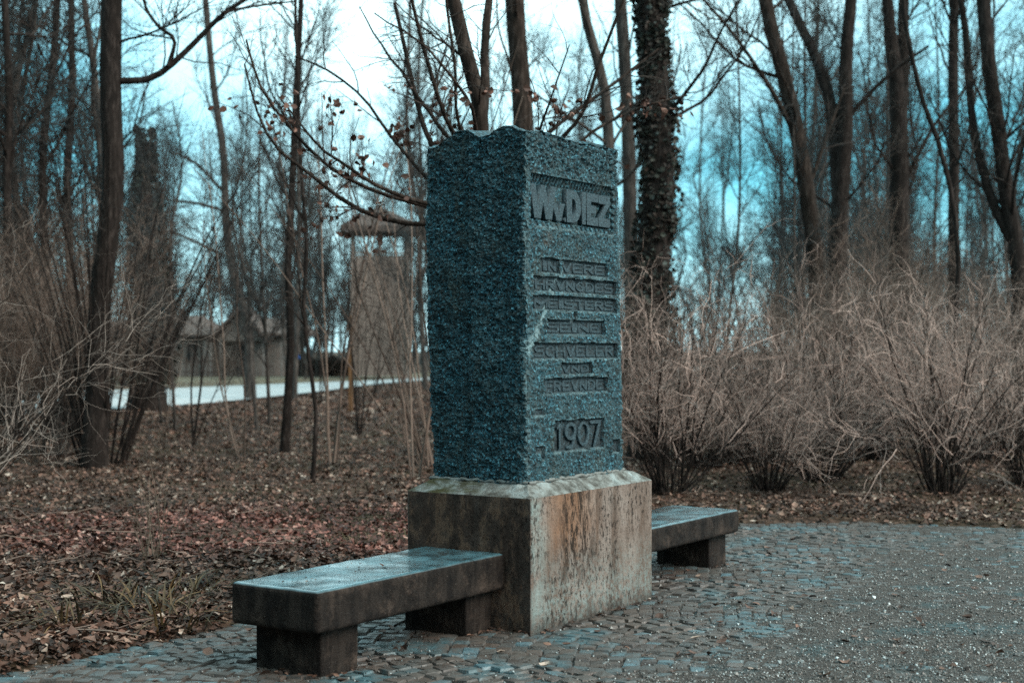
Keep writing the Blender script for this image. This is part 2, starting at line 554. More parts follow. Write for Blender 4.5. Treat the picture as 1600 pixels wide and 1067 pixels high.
GRASS = m_leaf("dry_grass", [(0.0, (0.035, 0.032, 0.014)), (0.5, (0.085, 0.072, 0.030)), (0.85, (0.16, 0.115, 0.052)), (1.0, (0.30, 0.21, 0.12))])
STRAP = m_leaf("strap_leaf", [(0.0, (0.020, 0.018, 0.010)), (0.4, (0.055, 0.042, 0.021)), (0.7, (0.14, 0.088, 0.038)), (1.0, (0.30, 0.175, 0.075))])
STALK = m_leaf("dry_stalk", [(0.0, (0.09, 0.065, 0.045)), (1.0, (0.26, 0.19, 0.14))])
SOIL, SAND, GRIT = m_ground(), m_sand(), m_grit()
COB_O, COB_I = m_cobble(False), m_cobble(True)
ROAD = m_plain("pale_gravel_road", (0.26, 0.27, 0.27), (0.40, 0.41, 0.41), 2)
VERGE = m_plain("tan_grass", (0.055, 0.042, 0.022), (0.14, 0.10, 0.055), 3)
ROOFM = m_plain("brown_roof", (0.050, 0.034, 0.028), (0.115, 0.080, 0.067), 6, 0.8, 0.3, (3, 3, 1))
WALLM = m_plain("weathered_boards", (0.085, 0.066, 0.057), (0.24, 0.19, 0.165), 5, 0.85, 0.2, (4, 4, 0.4))
DARKM = m_plain("dark_opening", (0.010, 0.009, 0.009), (0.022, 0.020, 0.019), 3)
PALEP = m_plain("pale_plaster", (0.11, 0.092, 0.082), (0.19, 0.16, 0.145), 4)
TOWERM = m_plain("grey_planks", (0.105, 0.080, 0.068), (0.26, 0.200, 0.172), 5, 0.9, 0.1, (4, 4, 0.4))
POSTM = m_plain("orange_timber", (0.055, 0.030, 0.016), (0.19, 0.092, 0.040), 5, 0.8, 0.3, (6, 6, 0.7))
BLUEM = m_plain("blue_enamel", (0.006, 0.075, 0.30), (0.008, 0.10, 0.38), 3, 0.4, 0.5)
ORNGM = m_plain("orange_enamel", (0.50, 0.20, 0.10), (0.60, 0.27, 0.14), 3, 0.4, 0.5)
REDM = m_plain("red_enamel", (0.22, 0.03, 0.03), (0.28, 0.04, 0.04), 3, 0.4, 0.5)
METALM = m_plain("dark_metal", (0.03, 0.03, 0.03), (0.05, 0.05, 0.05), 9, 0.5, 0.5)

# ------------------------------------------------------------------ the monument's frame
P0 = np.array([0.108, 8.27, 0.0])             # near corner of the pedestal
ROT = math.radians(90 - 33.5)
AX = np.array([math.cos(ROT), math.sin(ROT), 0.0])
BX = np.array([-math.sin(ROT), math.cos(ROT), 0.0])


def L2W(x, y, z=0.0):
    return P0 + AX * x + BX * y + np.array([0, 0, z])


def to_local(x, y):
    dx, dy = x - P0[0], y - P0[1]
    return dx * AX[0] + dy * AX[1], dx * BX[0] + dy * BX[1]


# ------------------------------------------------------------------ ground, road
def axis(lo, hi, near_lo, near_hi, step):
    a = np.arange(near_lo, near_hi + 1e-6, step)
    left = near_lo - np.cumsum(step * 1.25 ** np.arange(1, 60))
    right = near_hi + np.cumsum(step * 1.25 ** np.arange(1, 60))
    return np.concatenate([[lo], left[left > lo][::-1], a, right[right < hi], [hi]])


def plaza_edge(x):
    """far edge of the paving (world y) for a world x"""
    xs = np.array([-9, -4.2, -2.47, -1.71, -0.6, 0.4, 1.2, 2.08, 3.2, 4.5, 6.0, 8.0, 11.0])
    ys = np.array([3.5, 6.0, 7.35, 8.45, 10.0, 11.6, 12.8, 13.6, 13.7, 13.1, 12.2, 10.5, 7.0])
    return np.interp(x, xs, ys) + 0.14 * (vnoise(x * 1.7 + 40, x * 0 + 3, 2) - 0.5) * 2


def ground_z(x, y):
    inside = sstep(-0.10, 0.25, plaza_edge(x) - y)
    rough = 0.05 * (fbm(x * 0.7, y * 0.7, 3) - 0.35) + 0.03 * fbm(x * 3, y * 3, 5)
    far = sstep(45, 30, y)
    return inside * -0.06 + (1 - inside) * (0.012 + np.maximum(rough, -0.005) * far)


gx = axis(-600, 600, -12, 12, 0.2)
gy = axis(-200, 900, 4, 40, 0.2)
X, Y = np.meshgrid(gx, gy, indexing='ij')
V = np.stack([X, Y, ground_z(X, Y)], -1).reshape(-1, 3)


def grid_faces(nx, ny):
    i = np.arange(nx - 1)[:, None]; j = np.arange(ny - 1)[None, :]
    a = i * ny + j
    return np.stack([a, a + ny, a + ny + 1, a + 1], -1).reshape(-1, 4)


tag(link("ground", make_mesh("ground", V, [grid_faces(len(gx), len(gy))], True), None, SOIL), kind="structure")


def strip(name, lower, upper, z, m, K=40):
    A, B = spline(lower, K), spline(upper, K)
    V = np.concatenate([np.c_[A, np.full(K, z)], np.c_[B, np.full(K, z)]])
    i = np.arange(K - 1)
    F = np.stack([i, i + 1, i + 1 + K, i + K], -1)
    return tag(link(name, make_mesh(name, V, [F], True), None, m), kind="structure")


road_lo = [(-24, 24), (-14.5, 31.5), (-9.6, 38.7), (-7.2, 52), (-4.9, 70.0), (4, 95), (30, 130)]
road_hi = [(-40, 34), (-22, 46), (-14.2, 56.6), (-9.8, 66), (-5.3, 77), (2, 104), (27, 142)]
strip("road", road_lo, road_hi, 0.06, ROAD)
strip("grass_verge", road_hi, [(-60, 60), (-34, 72), (-22, 80), (-14, 82), (-8, 86), (0, 112), (26, 150)], 0.055, VERGE)

# ------------------------------------------------------------------ pavement: bed, cobbles, grit
def cover(x, y):
    s = (x - 0.46) * 0.91 - (y - 7.05) * 0.41
    c = sstep(-0.55, 0.75, s + 1.3 * (fbm(x * 1.3, y * 1.3, 6) - 0.5))
    return c * (1 - 0.45 * sstep(11.2, 12.6, y + fbm(x * 2, y * 2, 1)))


def bed_z(x, y):
    return -0.012 + 0.016 * cover(x, y) + 0.010 * (fbm(x * 5, y * 5, 8) - 0.5) + 0.006 * (vnoise(x * 22, y * 22, 4) - 0.5)


bx = np.arange(-4.2, 6.6, 0.035); by = np.arange(5.6, 14.0, 0.035)
X, Y = np.meshgrid(bx, by, indexing='ij')
Z = bed_z(X, Y)
keep = (Y < plaza_edge(X) + 0.10)
F = grid_faces(len(bx), len(by))
F = F[keep.ravel()[F].all(axis=1)]
pave = tag(link("pavement", make_mesh("pavement", np.stack([X, Y, Z], -1).reshape(-1, 3), [F], True), None, SAND), kind="structure")


def cobble_variant(k):
    r = np.random.default_rng(200 + k)
    h = 0.5
    c = np.array([[-h, -h], [h, -h], [h, h], [-h, h]]) + r.uniform(-0.07, 0.07, (4, 2))
    top = c * r.uniform(0.80, 0.88)
    V = np.concatenate([np.c_[c, np.full(4, -0.6)], np.c_[c * 0.97, r.uniform(-0.16, -0.10, 4)], np.c_[top, r.uniform(-0.03, 0.03, 4)], [[0, 0, 0.035]]])
    F4 = [[i, (i + 1) % 4, 4 + (i + 1) % 4, 4 + i] for i in range(4)] + [[4 + i, 4 + (i + 1) % 4, 8 + (i + 1) % 4, 8 + i] for i in range(4)]
    F3 = [[8 + i, 8 + (i + 1) % 4, 12] for i in range(4)]
    return V, np.array(F4), np.array(F3)


VAR = [cobble_variant(k) for k in range(14)]
VAR_ME = []
for V_, F4, F3 in VAR:
    me = make_mesh("cobble", V_, [F4, F3], False)
    me.materials.append(COB_O)
    VAR_ME.append(me)

cobs = []
PIT = 0.092
th = math.radians(62)
d1 = np.array([math.cos(th), math.sin(th)]); d2 = np.array([-math.sin(th), math.cos(th)])
for iv in range(-90, 90):
    u = -9.0 + random.random() * 0.1
    while u < 9:
        wdt = random.uniform(0.070, 0.112)
        uc = u + wdt / 2
        u += wdt
        bow = 0.22 * abs(math.sin(math.pi * (uc + 0.25) / 1.5))
        slope = 0.22 * math.pi / 1.5 * math.cos(math.pi * (uc + 0.25) / 1.5) * (1 if math.sin(math.pi * (uc + 0.25) / 1.5) > 0 else -1)
        v = iv * PIT + bow
        p = np.array([1.0, 9.0]) + d1 * uc + d2 * v + np.array([random.gauss(0, .006), random.gauss(0, .006)])
        x, y = p
        if x < -4.0 or x > 6.4 or y < 6.2 or y > 13.9:
            continue
        cobs.append((x, y, wdt, th + math.atan(slope)))
cobs = np.array(cobs)
ok = cobs[:, 1] < plaza_edge(cobs[:, 0]) - 0.02
lx, ly = to_local(cobs[:, 0], cobs[:, 1])
ok &= ~((lx > 0.06) & (lx < 1.38) & (ly > 0.06) & (ly < 0.82))
ok &= np.abs(cobs[:, 0]) < cobs[:, 1] * 0.40 + 0.3
cobs = cobs[ok]
cz = np.random.default_rng(5).uniform(-0.007, 0.010, len(cobs))
cov = cover(cobs[:, 0], cobs[:, 1])
cz = cz - 0.006 * cov
vis = (cz > bed_z(cobs[:, 0], cobs[:, 1]) - 0.001) & (cobs[:, 1] > 6.75) & (np.abs(cobs[:, 0]) < cobs[:, 1] * 0.345)
hid_by_bench = (lx[ok] > -1.7) & (lx[ok] < 0) & (ly[ok] > 0.35) & (ly[ok] < 1.3)
vis &= ~hid_by_bench
order = np.argsort(np.where(vis, cobs[:, 1], 1e3))
single = set(order[:300].tolist())
acc = Acc()
for i, (x, y, w_, a_) in enumerate(cobs):
    k = random.randrange(14)
    sx, sy, sz = w_ * 0.985, PIT * random.uniform(0.90, 1.0), 0.11
    if i in single:
        o = link("cobble", VAR_ME[k], pave)
        o.location = (x, y, cz[i]); o.rotation_euler = (random.uniform(-.06, .06), random.uniform(-.06, .06), a_ + random.uniform(-.08, .08)); o.scale = (sx, sy, sz)
    else:
        V_, F4, F3 = VAR[k]
        c, s = math.cos(a_), math.sin(a_)
        q = V_ * [sx, sy, sz]
        acc.add(np.c_[q[:, 0] * c - q[:, 1] * s + x, q[:, 0] * s + q[:, 1] * c + y, q[:, 2] + cz[i]], [F4, F3])
tag(link("cobble_field", acc.mesh("cobble_field"), pave, COB_I), kind="stuff")

# grit: small sharp stones lying over the cobbles
OCT = np.array([[1, 0, 0], [-1, 0, 0], [0, 1, 0], [0, -1, 0], [0, 0, 1], [0, 0, -0.8]], float)
OCTF = np.array([[0, 2, 4], [2, 1, 4], [1, 3, 4], [3, 0, 4], [2, 0, 5], [1, 2, 5], [3, 1, 5], [0, 3, 5]])


def scatter_octs(x, y, z, r):
    n = len(x)
    q = rng.normal(size=(n, 4)); q /= np.linalg.norm(q, axis=1, keepdims=True)
    w, a, b, c = q.T
    Rm = np.stack([np.stack([1 - 2 * (b * b + c * c), 2 * (a * b - c * w), 2 * (a * c + b * w)], -1),
                   np.stack([2 * (a * b + c * w), 1 - 2 * (a * a + c * c), 2 * (b * c - a * w)], -1),
                   np.stack([2 * (a * c - b * w), 2 * (b * c + a * w), 1 - 2 * (a * a + b * b)], -1)], 1)
    O = OCT[None] * (r[:, None, None] * rng.uniform(0.55, 1.2, (n, 1, 3)))
    Vv = np.einsum('nij,nkj->nki', Rm, O) + np.stack([x, y, z], -1)[:, None, :]
    Ff = OCTF[None] + (np.arange(n) * 6)[:, None, None]
    return Vv.reshape(-1, 3), Ff.reshape(-1, 3)


n = 110000
y = 6.6 + 7.2 * rng.random(n) ** 1.35
x = (rng.random(n) * 2 - 1) * y * 0.37
c = cover(x, y)
keep = (rng.random(n) < 0.10 + 0.9 * c) & (y < plaza_edge(x) - 0.05)
lx, ly = to_local(x, y)
keep &= ~((lx > -0.02) & (lx < 1.46) & (ly > -0.02) & (ly < 0.9))
x, y = x[keep], y[keep]
r = rng.uniform(0.0026, 0.0075, len(x)) * (1 + 1.1 * (rng.random(len(x)) > 0.97))
z = np.maximum(bed_z(x, y), np.where(cover(x, y) < 0.5, 0.0, -0.004)) + r * 0.35
Vv, Ff = scatter_octs(x, y, z, r)
tag(link("grit", make_mesh("grit", Vv, [Ff], False), None, GRIT), kind="stuff")

# ------------------------------------------------------------------ leaf litter
def leaf_batch(x, y, z, size, tilt, simple=False):
    """curled pointed leaves: 8 verts, two rows folded along the midrib"""
    n = len(x)
    L_ = size; Wd = size * rng.uniform(0.5, 0.85, n)
    # local outline: tip, sides, stalk
    if simple:
        u = np.array([-0.5, 0.0, 0.5, -0.05, 0.0]); v = np.array([0, 0.5, 0, -0.5, 0.0])
        u[1] = -0.08; u[4] = 0.05
    else:
        u = np.array([-0.5, -0.22, 0.18, 0.5, -0.22, 0.18, -0.05]); v = np.array([0, 0.5, 0.42, 0, -0.5, -0.42, 0.0])
    fold = rng.uniform(-0.2, 0.75, n); curl = rng.uniform(-0.5, 0.8, n)
    px = u[None] * L_[:, None]; py = v[None] * Wd[:, None]
    pz = np.abs(v)[None] * Wd[:, None] * fold[:, None] + (u ** 2)[None] * L_[:, None] * curl[:, None] * 1.3
    Pl = np.stack([px, py, pz], -1)
    a = rng.uniform(0, 2 * np.pi, n); t1 = rng.normal(0, tilt, n); t2 = rng.normal(0, tilt, n)
    ca, sa = np.cos(a), np.sin(a)
    Rz = np.stack([np.stack([ca, -sa, 0 * a], -1), np.stack([sa, ca, 0 * a], -1), np.stack([0 * a, 0 * a, 1 + 0 * a], -1)], 1)
    c1, s1 = np.cos(t1), np.sin(t1)
    Rx = np.stack([np.stack([1 + 0 * a, 0 * a, 0 * a], -1), np.stack([0 * a, c1, -s1], -1), np.stack([0 * a, s1, c1], -1)], 1)
    c2, s2 = np.cos(t2), np.sin(t2)
    Ry = np.stack([np.stack([c2, 0 * a, s2], -1), np.stack([0 * a, 1 + 0 * a, 0 * a], -1), np.stack([-s2, 0 * a, c2], -1)], 1)
    Rm = Rz @ Rx @ Ry
    Vv = np.einsum('nij,nkj->nki', Rm, Pl) + np.stack([x, y, z], -1)[:, None, :]
    f = np.array([[0, 4, 1], [1, 4, 2], [0, 3, 4], [3, 2, 4]]) if simple else np.array([[0, 6, 1], [1, 6, 2], [2, 6, 3], [0, 4, 6], [4, 5, 6], [5, 3, 6]])
    Ff = f[None] + (np.arange(n) * len(u))[:, None, None]
    return Vv.reshape(-1, 3), Ff.reshape(-1, 3)


n = 340000
y = 6.4 + 62 * rng.random(n) ** 2.1
x = (rng.random(n) * 2 - 1) * (y * 0.38 + 0.3)
out = y > plaza_edge(x) - 0.12 * rng.random(n) ** 2 - 0.35 * rng.random(n) ** 6
lx, ly = to_local(x, y)
out &= ~((lx > 0) & (lx < 1.44) & (ly > 0) & (ly < 0.9))
dens = 0.5 + 0.5 * sstep(0.36, 0.6, fbm(x * 0.55, y * 0.55, 9))
out &= rng.random(n) < dens
x, y = x[out], y[out]
z = ground_z(x, y) + rng.uniform(0.0, 0.035, len(x))
# nothing on the road
lo = np.interp(y, [p[1] for p in road_lo], [p[0] for p in road_lo]); hi = np.interp(y, [p[1] for p in road_hi], [p[0] for p in road_hi])
k = ~((x > hi - 0.2) & (x < lo + 0.15) & (y > 24))
x, y, z = x[k], y[k], z[k]
sz = rng.uniform(0.026, 0.066, len(x)) * (1 + 0.7 * (rng.random(len(x)) > 0.93)) * (1 + sstep(16, 50, y) * 1.2)
Vv, Ff = leaf_batch(x, y, z, sz, 0.40, True)
tag(link("leaf_litter", make_mesh("leaf_litter", Vv, [Ff], False), None, LITTER), kind="stuff")
n = 420
y = 6.7 + 6.6 * rng.random(n); x = (rng.random(n) * 2 - 1) * y * 0.36
k = y < plaza_edge(x) - 0.1
lx, ly = to_local(x, y); k &= ~((lx > -0.05) & (lx < 1.5) & (ly > -0.05) & (ly < 0.95))
x, y = x[k], y[k]
# drifted against the foot of the plinth and the bench legs
ex = []
for (xa, ya), (xb, yb), m_ in [((0.0, -0.03), (1.45, -0.03), 46), ((-0.03, 0.0), (-0.03, 0.25), 10), ((-1.5, 0.235), (-1.2, 0.235), 12), ((-0.28, 0.235), (0, 0.235), 14), ((-1.53, 0.26), (-1.53, 0.7), 12), ((2.78, 0.235), (3.1, 0.235), 8), ((1.47, 0.05), (1.47, 0.3), 8)]:
    for _ in range(m_):
        f_ = random.random()
        ex.append(L2W(xa + (xb - xa) * f_ + random.gauss(0, .02), ya + (yb - ya) * f_ - abs(random.gauss(0, .03)))[:2])
ex = np.array(ex)
x = np.concatenate([x, ex[:, 0]]); y = np.concatenate([y, ex[:, 1]])
sz = rng.uniform(0.03, 0.075, len(x)); sz[-len(ex):] *= 0.62
Vv, Ff = leaf_batch(x, y, np.full(len(x), 0.012), sz, 0.2)
tag(link("scattered_leaves", make_mesh("scattered_leaves", Vv, [Ff], False), None, LITTER), kind="stuff")


def blades(acc, c, n, h, spread, wid, lean=0.5, K=5):
    """arching strap blades from a centre, folded into a shallow V"""
    for _ in range(n):
        a = random.uniform(0, 2 * math.pi); r0 = spread * random.random() ** 0.6
        b = np.array([c[0] + r0 * math.cos(a), c[1] + r0 * math.sin(a), c[2]])
        a2 = a + random.gauss(0, 0.8)
        d = np.array([math.cos(a2), math.sin(a2), 0.0]); sdir = np.array([-d[1], d[0], 0.0])
        hh = h * random.uniform(0.55, 1.15); ln = lean * random.uniform(0.3, 1.5); w = wid * random.uniform(0.6, 1.2)
        V = []
        for k in range(K):
            t = k / (K - 1)
            p = b + d * (hh * ln * t ** 1.6 * 1.2) + np.array([0, 0, hh * (t - 0.55 * ln * t ** 2.6)])
            ww = w * (1 - t ** 2.2) + 0.0006
            V += [p - sdir * ww / 2, p + np.array([0, 0, -ww * 0.18]), p + sdir * ww / 2]
        F = []
        for k in range(K - 1):
            o = 3 * k
            F += [[o, o + 1, o + 4, o + 3], [o + 1, o + 2, o + 5, o + 4]]
        acc.add(np.array(V), np.array(F))


acc = Acc()
for _ in range(1500):
    y = 9 + 40 * random.random() ** 1.6; x = random.uniform(-0.37, 0.37) * y
    if y < float(plaza_edge(np.array(x))) + 0.1 or fbm(np.array(x * 0.8), np.array(y * 0.8), 12) < 0.5:
        continue
    lx, ly = to_local(x, y)
    if -0.1 < lx < 1.5 and -0.1 < ly < 1.0:
        continue
    blades(acc, (x, y, 0.0), random.randint(3, 8), 0.10, 0.10, 0.005, 0.6, 4)
for px, py in [(560, 858), (590, 852), (530, 862), (620, 850), (640, 846), (545, 806), (480, 800), (510, 805), (440, 808), (1150, 795), (1165, 800)]:
    g = G(px, py)
    blades(acc, g, 34, 0.15, 0.22, 0.007, 0.7, 4)
tag(link("dry_grass", acc.mesh("dry_grass"), None, GRASS), kind="stuff")

# ------------------------------------------------------------------ the monument
mon = empty("monument", P0, ROT)
tag(mon, "tall rough granite memorial block with carved inscription on a stained concrete pedestal", "monument")

PX, PY, PH = 1.437, 0.878, 0.757
SX0, SY0 = 0.14, 0.10


def ring(xs_fn, n_front, n_side, n_back, zrows):
    pass


def fold_ring(nf, nr, nb, nl):
    """(face id, s) around a rectangle, corners once"""
    out = []
    for face, n in ((0, nf), (1, nr), (2, nb), (3, nl)):
        for i in range(n):
            out.append((face, i / n))
    return np.array(out)


# text bands on the inscribed face: (t0, t1, z0, z1, depth)
BANDS = [(0.118, 0.330, 2.045, 2.131, 0.022), (0.362, 0.902, 2.045, 2.131, 0.022),
         (0.046, 1.005, 1.935, 2.021, 0.022), (0.036, 1.018, 1.827, 1.911, 0.024),
         (0.184, 0.862, 1.686, 1.772, 0.024), (0.492, 0.520, 1.770, 1.826, 0.018),
         (0.040, 1.022, 1.541, 1.635, 0.024),
         (0.354, 0.716, 1.446, 1.516, 0.024), (0.160, 0.892, 1.336, 1.426, 0.024),
         (0.266, 0.850, 0.990, 1.174, 0.022),
         (0.056, 0.150, 1.214, 1.250, 0.014), (0.063, 0.158, 1.000, 1.036, 0.018), (0.125, 0.160, 0.955, 1.01, 0.018), (0.962, 1.045, 0.950, 1.030, 0.016)]


def recess(t, z):
    d = np.zeros_like(t)
    wob = 0.006 * (vnoise(t * 14, z * 14, 3) - 0.5)
    for t0, t1, z0, z1, dp in BANDS:
        dp = dp * 1.1
        m = (t > t0 + wob) & (t < t1 + wob) & (z > z0 + wob) & (z < z1 + wob)
        d = np.where(m, np.maximum(d, dp), d)
    # big name panel, sloping reveal on top, toothed ledge below and right
    m = (t > 0.010) & (t < 0.948) & (z > 2.350) & (z < 2.610)
    top = np.clip((2.610 - z) / 0.055, 0.0, 1.0)
    teeth = 0.010 * (np.abs(((t * 1.0) % 0.036) / 0.018 - 1.0) > 0.45) * (z > 2.560)
    d = np.where(m, np.where(z > 2.555, 0.012 + 0.030 * top + teeth, 0.042), d)
    tri = np.abs(((t + 0.012) % 0.056) / 0.028 - 1.0)
    led = (t > 0.030) & (t < 0.965) & (z <= 2.350) & (z > 2.312)
    d = np.where(led, 0.008 + 0.020 * (z - 2.312) / 0.038 + 0.012 * ((tri > 0.62) & (z < 2.337)), d)
    tri2 = np.abs((z % 0.042) / 0.021 - 1.0)
    rgt = (t >= 0.948) & (t < 0.992) & (z > 2.345) & (z < 2.600)
    d = np.where(rgt, 0.004 + 0.016 * ((t - 0.948) / 0.044 < tri2), d)
    return d


NF, NR, NB, NL, NZ = 230, 26, 34, 96, 400
R_ = fold_ring(NF, NR, NB, NL)
face, s = R_[:, 0].astype(int), R_[:, 1]
NU = len(R_)
vv = np.linspace(0, 1, NZ)
ZB = 0.795


def top_z(x, y):
    """height of the broken top over the plan"""
    edge_l = np.interp(y, [0.0, 0.04, 0.16, 0.20, 0.26, 0.33, 0.43, 0.52, 0.62, 0.74], [2.862, 2.874, 2.906, 2.892, 2.862, 2.866, 2.905, 2.908, 2.85, 2.805])
    edge_f = np.interp(x, [0, 0.1, 0.3, 0.55, 0.85, 1.05], [2.876, 2.890, 2.872, 2.866, 2.872, 2.866])
    w = np.clip(x / 0.30, 0, 1)
    edge_f = edge_f + 0.16 * np.clip(y, 0, 0.22) * np.exp(-((x - 0.18) / 0.26) ** 2)
    return edge_l * (1 - w) + edge_f * w - 0.03 * np.clip(y - 0.3, 0, 1) * w + 0.016 * (fbm(x * 9, y * 9, 2) - 0.5)


def stele_xy(fc, s, v):
    x0 = -0.012 - 0.026 * v
    x1 = 1.112 - 0.085 * v - 0.018 * np.clip(v - 0.9, 0, 1) * 10 * 0.5
    y1 = 0.700 + 0.045 * np.sin(np.clip(v, 0, 1) * 2.3)
    x = np.where(fc == 0, x0 + (x1 - x0) * s, np.where(fc == 1, x1, np.where(fc == 2, x1 + (x0 - x1) * s, x0)))
    y = np.where(fc == 0, 0.0, np.where(fc == 1, y1 * s, np.where(fc == 2, y1, y1 * (1 - s))))
    return x, y, x0, x1, y1


FC = np.broadcast_to(face[None, :], (NZ, NU)); S_ = np.broadcast_to(s[None, :], (NZ, NU)); VV = np.broadcast_to(vv[:, None], (NZ, NU))
x, y, x0, x1, y1 = stele_xy(FC, S_, VV)
tz = top_z(x - x0, y)
z = ZB + VV * (2.60 - ZB) / 0.86
z = np.where(VV <= 0.86, z, 2.60 + (VV - 0.86) / 0.14 * (tz - 2.60))
nx = np.where(FC == 1, 1.0, np.where(FC == 3, -1.0, 0.0)); ny = np.where(FC == 0, -1.0, np.where(FC == 2, 1.0, 0.0))
tt = np.where((FC == 0) | (FC == 2), x, y)
off = FC * 7.3
rf = (fbm(tt * 34 + off, z * 40 + off, 4, 3) - 0.5) * 0.026 + (fbm(tt * 85 + off, z * 95, 7, 2) - 0.5) * 0.020 + (np.abs(fbm(tt * 3.2 + off, z * 1.7 + tt, 1, 3) - 0.5)) * 0.085 - 0.012 + np.where(FC == 3, -0.026 * sstep(0.395, 0.425, y + 0.03 * (vnoise(z * 3, z * 0, 4) - 0.5)), 0) + (fbm(tt * 11 + off, z * 13, 2, 2) - 0.5) * 0.018
ff = (fbm(tt * 48, z * 50, 5, 3) - 0.5) * 0.030 + (fbm(tt * 6, z * 6, 9, 2) - 0.5) * 0.010
upper = sstep(2.62, 2.70, z)
ff = ff * (1 + 0.9 * upper)
rc = recess(x, z)
ff = np.where(rc > 0.001, (fbm(tt * 60, z * 60, 5, 2) - 0.5) * 0.005 - rc, ff)
dsp = np.where(FC == 0, ff, rf)
# worn corners
for fcn, cx in ((0, 'a'), (1, 'a'), (2, 'a'), (3, 'a')):
    pass
ln = np.where((FC == 0) | (FC == 2), x1 - x0, y1)
edge = np.minimum(S_, 1 - S_) * ln
chip = 0.016 + 0.02 * vnoise(z * 11, edge * 0 + 3, 6)
wear = np.where(edge < chip, (1 - edge / chip) ** 2 * chip * 0.55, 0)
wear = np.where((FC == 0) & (rc > 0.001), 0, wear)
dsp = dsp - wear
corner = S_ == 0
dx, dy = nx * dsp, ny * dsp
# corner columns move along the diagonal
pnx = np.where(FC == 0, -1.0, np.where(FC == 1, 0.0, np.where(FC == 2, 1.0, 0.0))); pny = np.where(FC == 1, -1.0, np.where(FC == 3, 1.0, 0.0))
dx = np.where(corner, (nx + pnx) * dsp * 0.8, dx); dy = np.where(corner, (ny + pny) * dsp * 0.8, dy)
zo = z - 0.035 * sstep(0.985, 1.0, VV) * (0.4 + vnoise(tt * 18, off, 3)) * 0.6
V = np.stack([x + dx, y + dy, zo], -1).reshape(-1, 3)
i = np.arange(NZ - 1)[:, None]; j = np.arange(NU)[None, :]
F = np.stack([i * NU + j, i * NU + (j + 1) % NU, (i + 1) * NU + (j + 1) % NU, (i + 1) * NU + j], -1).reshape(-1, 4)
# top cap: rings shrinking to the middle
rings = 16
allV = [V]; allF = [F]
base = (NZ - 1) * NU
cxy = np.array([0.5, 0.34])
lastV = V[base:base + NU]
nv = len(V)
prev = np.arange(base, base + NU)
for k in range(1, rings + 1):
    f_ = 1 - k / (rings + 0.5)
    q = cxy + (lastV[:, :2] - cxy) * f_
    edge_h = lastV[:, 2]
    hz = top_z(q[:, 0], q[:, 1]) * (1 - f_ ** 3) + edge_h * f_ ** 3 + 0.03 * (fbm(q[:, 0] * 14, q[:, 1] * 14, 3) - 0.45)
    allV.append(np.c_[q, hz])
    cur = nv + np.arange(NU); nv += NU
    jj = np.arange(NU); j2 = (jj + 1) % NU
    allF.append(np.stack([prev[jj], prev[j2], cur[j2], cur[jj]], -1))
    prev = cur
allV.append(np.array([[cxy[0], cxy[1], float(top_z(np.array(cxy[0]), np.array(cxy[1])))]])); cidx = nv
tri = np.stack([prev, np.roll(prev, -1), np.full(NU, cidx)], -1)
Vs = np.concatenate(allV)
me = make_mesh("stele", Vs, [np.concatenate(allF), tri], False)
# pale mended crack and brown spot as a colour of the stone itself
tx, tzv = Vs[:, 0], Vs[:, 2]
on_front = (Vs[:, 1] < 0.06)
pa, pb = np.array([0.42, 2.12]), np.array([-0.01, 1.585])
dvec = pb - pa; Lg = np.linalg.norm(dvec); dvec /= Lg
rel = np.stack([tx - pa[0], tzv - pa[1]], -1)
al = rel @ dvec; pr = np.abs(rel @ np.array([-dvec[1], dvec[0]]) + 0.03 * (vnoise(al * 9, al * 0, 2) - 0.5))
wv = 0.010 + 0.035 * sstep(0.35, 0.72, al)
vein_and_light = ((al > 0) & (al < Lg + 0.02) & on_front) * np.clip(1.4 - pr / wv, 0, 1) * (0.35 + 0.65 * sstep(0.3, 0.6, vnoise(tx * 40, tzv * 40, 5)))
spot = on_front * np.clip(1.2 - np.hypot((tx - 0.20) / 0.05, (tzv - 2.24) / 0.05), 0, 1) * vnoise(tx * 60, tzv * 60, 8)
led = np.zeros_like(x)  # pale lines painted on band ledges and corners, as if catching light
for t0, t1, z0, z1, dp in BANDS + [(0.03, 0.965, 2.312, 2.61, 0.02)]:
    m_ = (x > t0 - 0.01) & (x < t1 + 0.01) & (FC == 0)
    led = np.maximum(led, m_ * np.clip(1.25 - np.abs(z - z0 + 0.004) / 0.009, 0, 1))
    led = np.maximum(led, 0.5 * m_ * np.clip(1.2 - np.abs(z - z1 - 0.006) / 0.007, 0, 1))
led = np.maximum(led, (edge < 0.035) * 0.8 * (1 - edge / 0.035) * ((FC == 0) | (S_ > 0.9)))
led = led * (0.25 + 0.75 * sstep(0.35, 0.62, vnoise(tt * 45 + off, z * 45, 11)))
vein_and_light = np.maximum(vein_and_light, 0.55 * np.concatenate([led.ravel(), np.zeros(len(Vs) - NZ * NU)]))
cut_shade = np.concatenate([(((rc > 0.013) & (FC == 0) & ((z < 2.30)))*1.0).ravel(), np.zeros(len(Vs) - NZ * NU)])  # cut bands toned darker; their shade is put into the stone colour
at = me.color_attributes.new("vein_and_light", 'FLOAT_COLOR', 'POINT')
at.data.foreach_set("color", np.stack([vein_and_light, spot, cut_shade, 1 + 0 * vein_and_light], -1).astype(np.float32).ravel())
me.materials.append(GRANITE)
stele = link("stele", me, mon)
stele.location = (SX0, SY0, 0)
stele["label"] = "dark blue-grey rough granite block with sunken inscription bands"


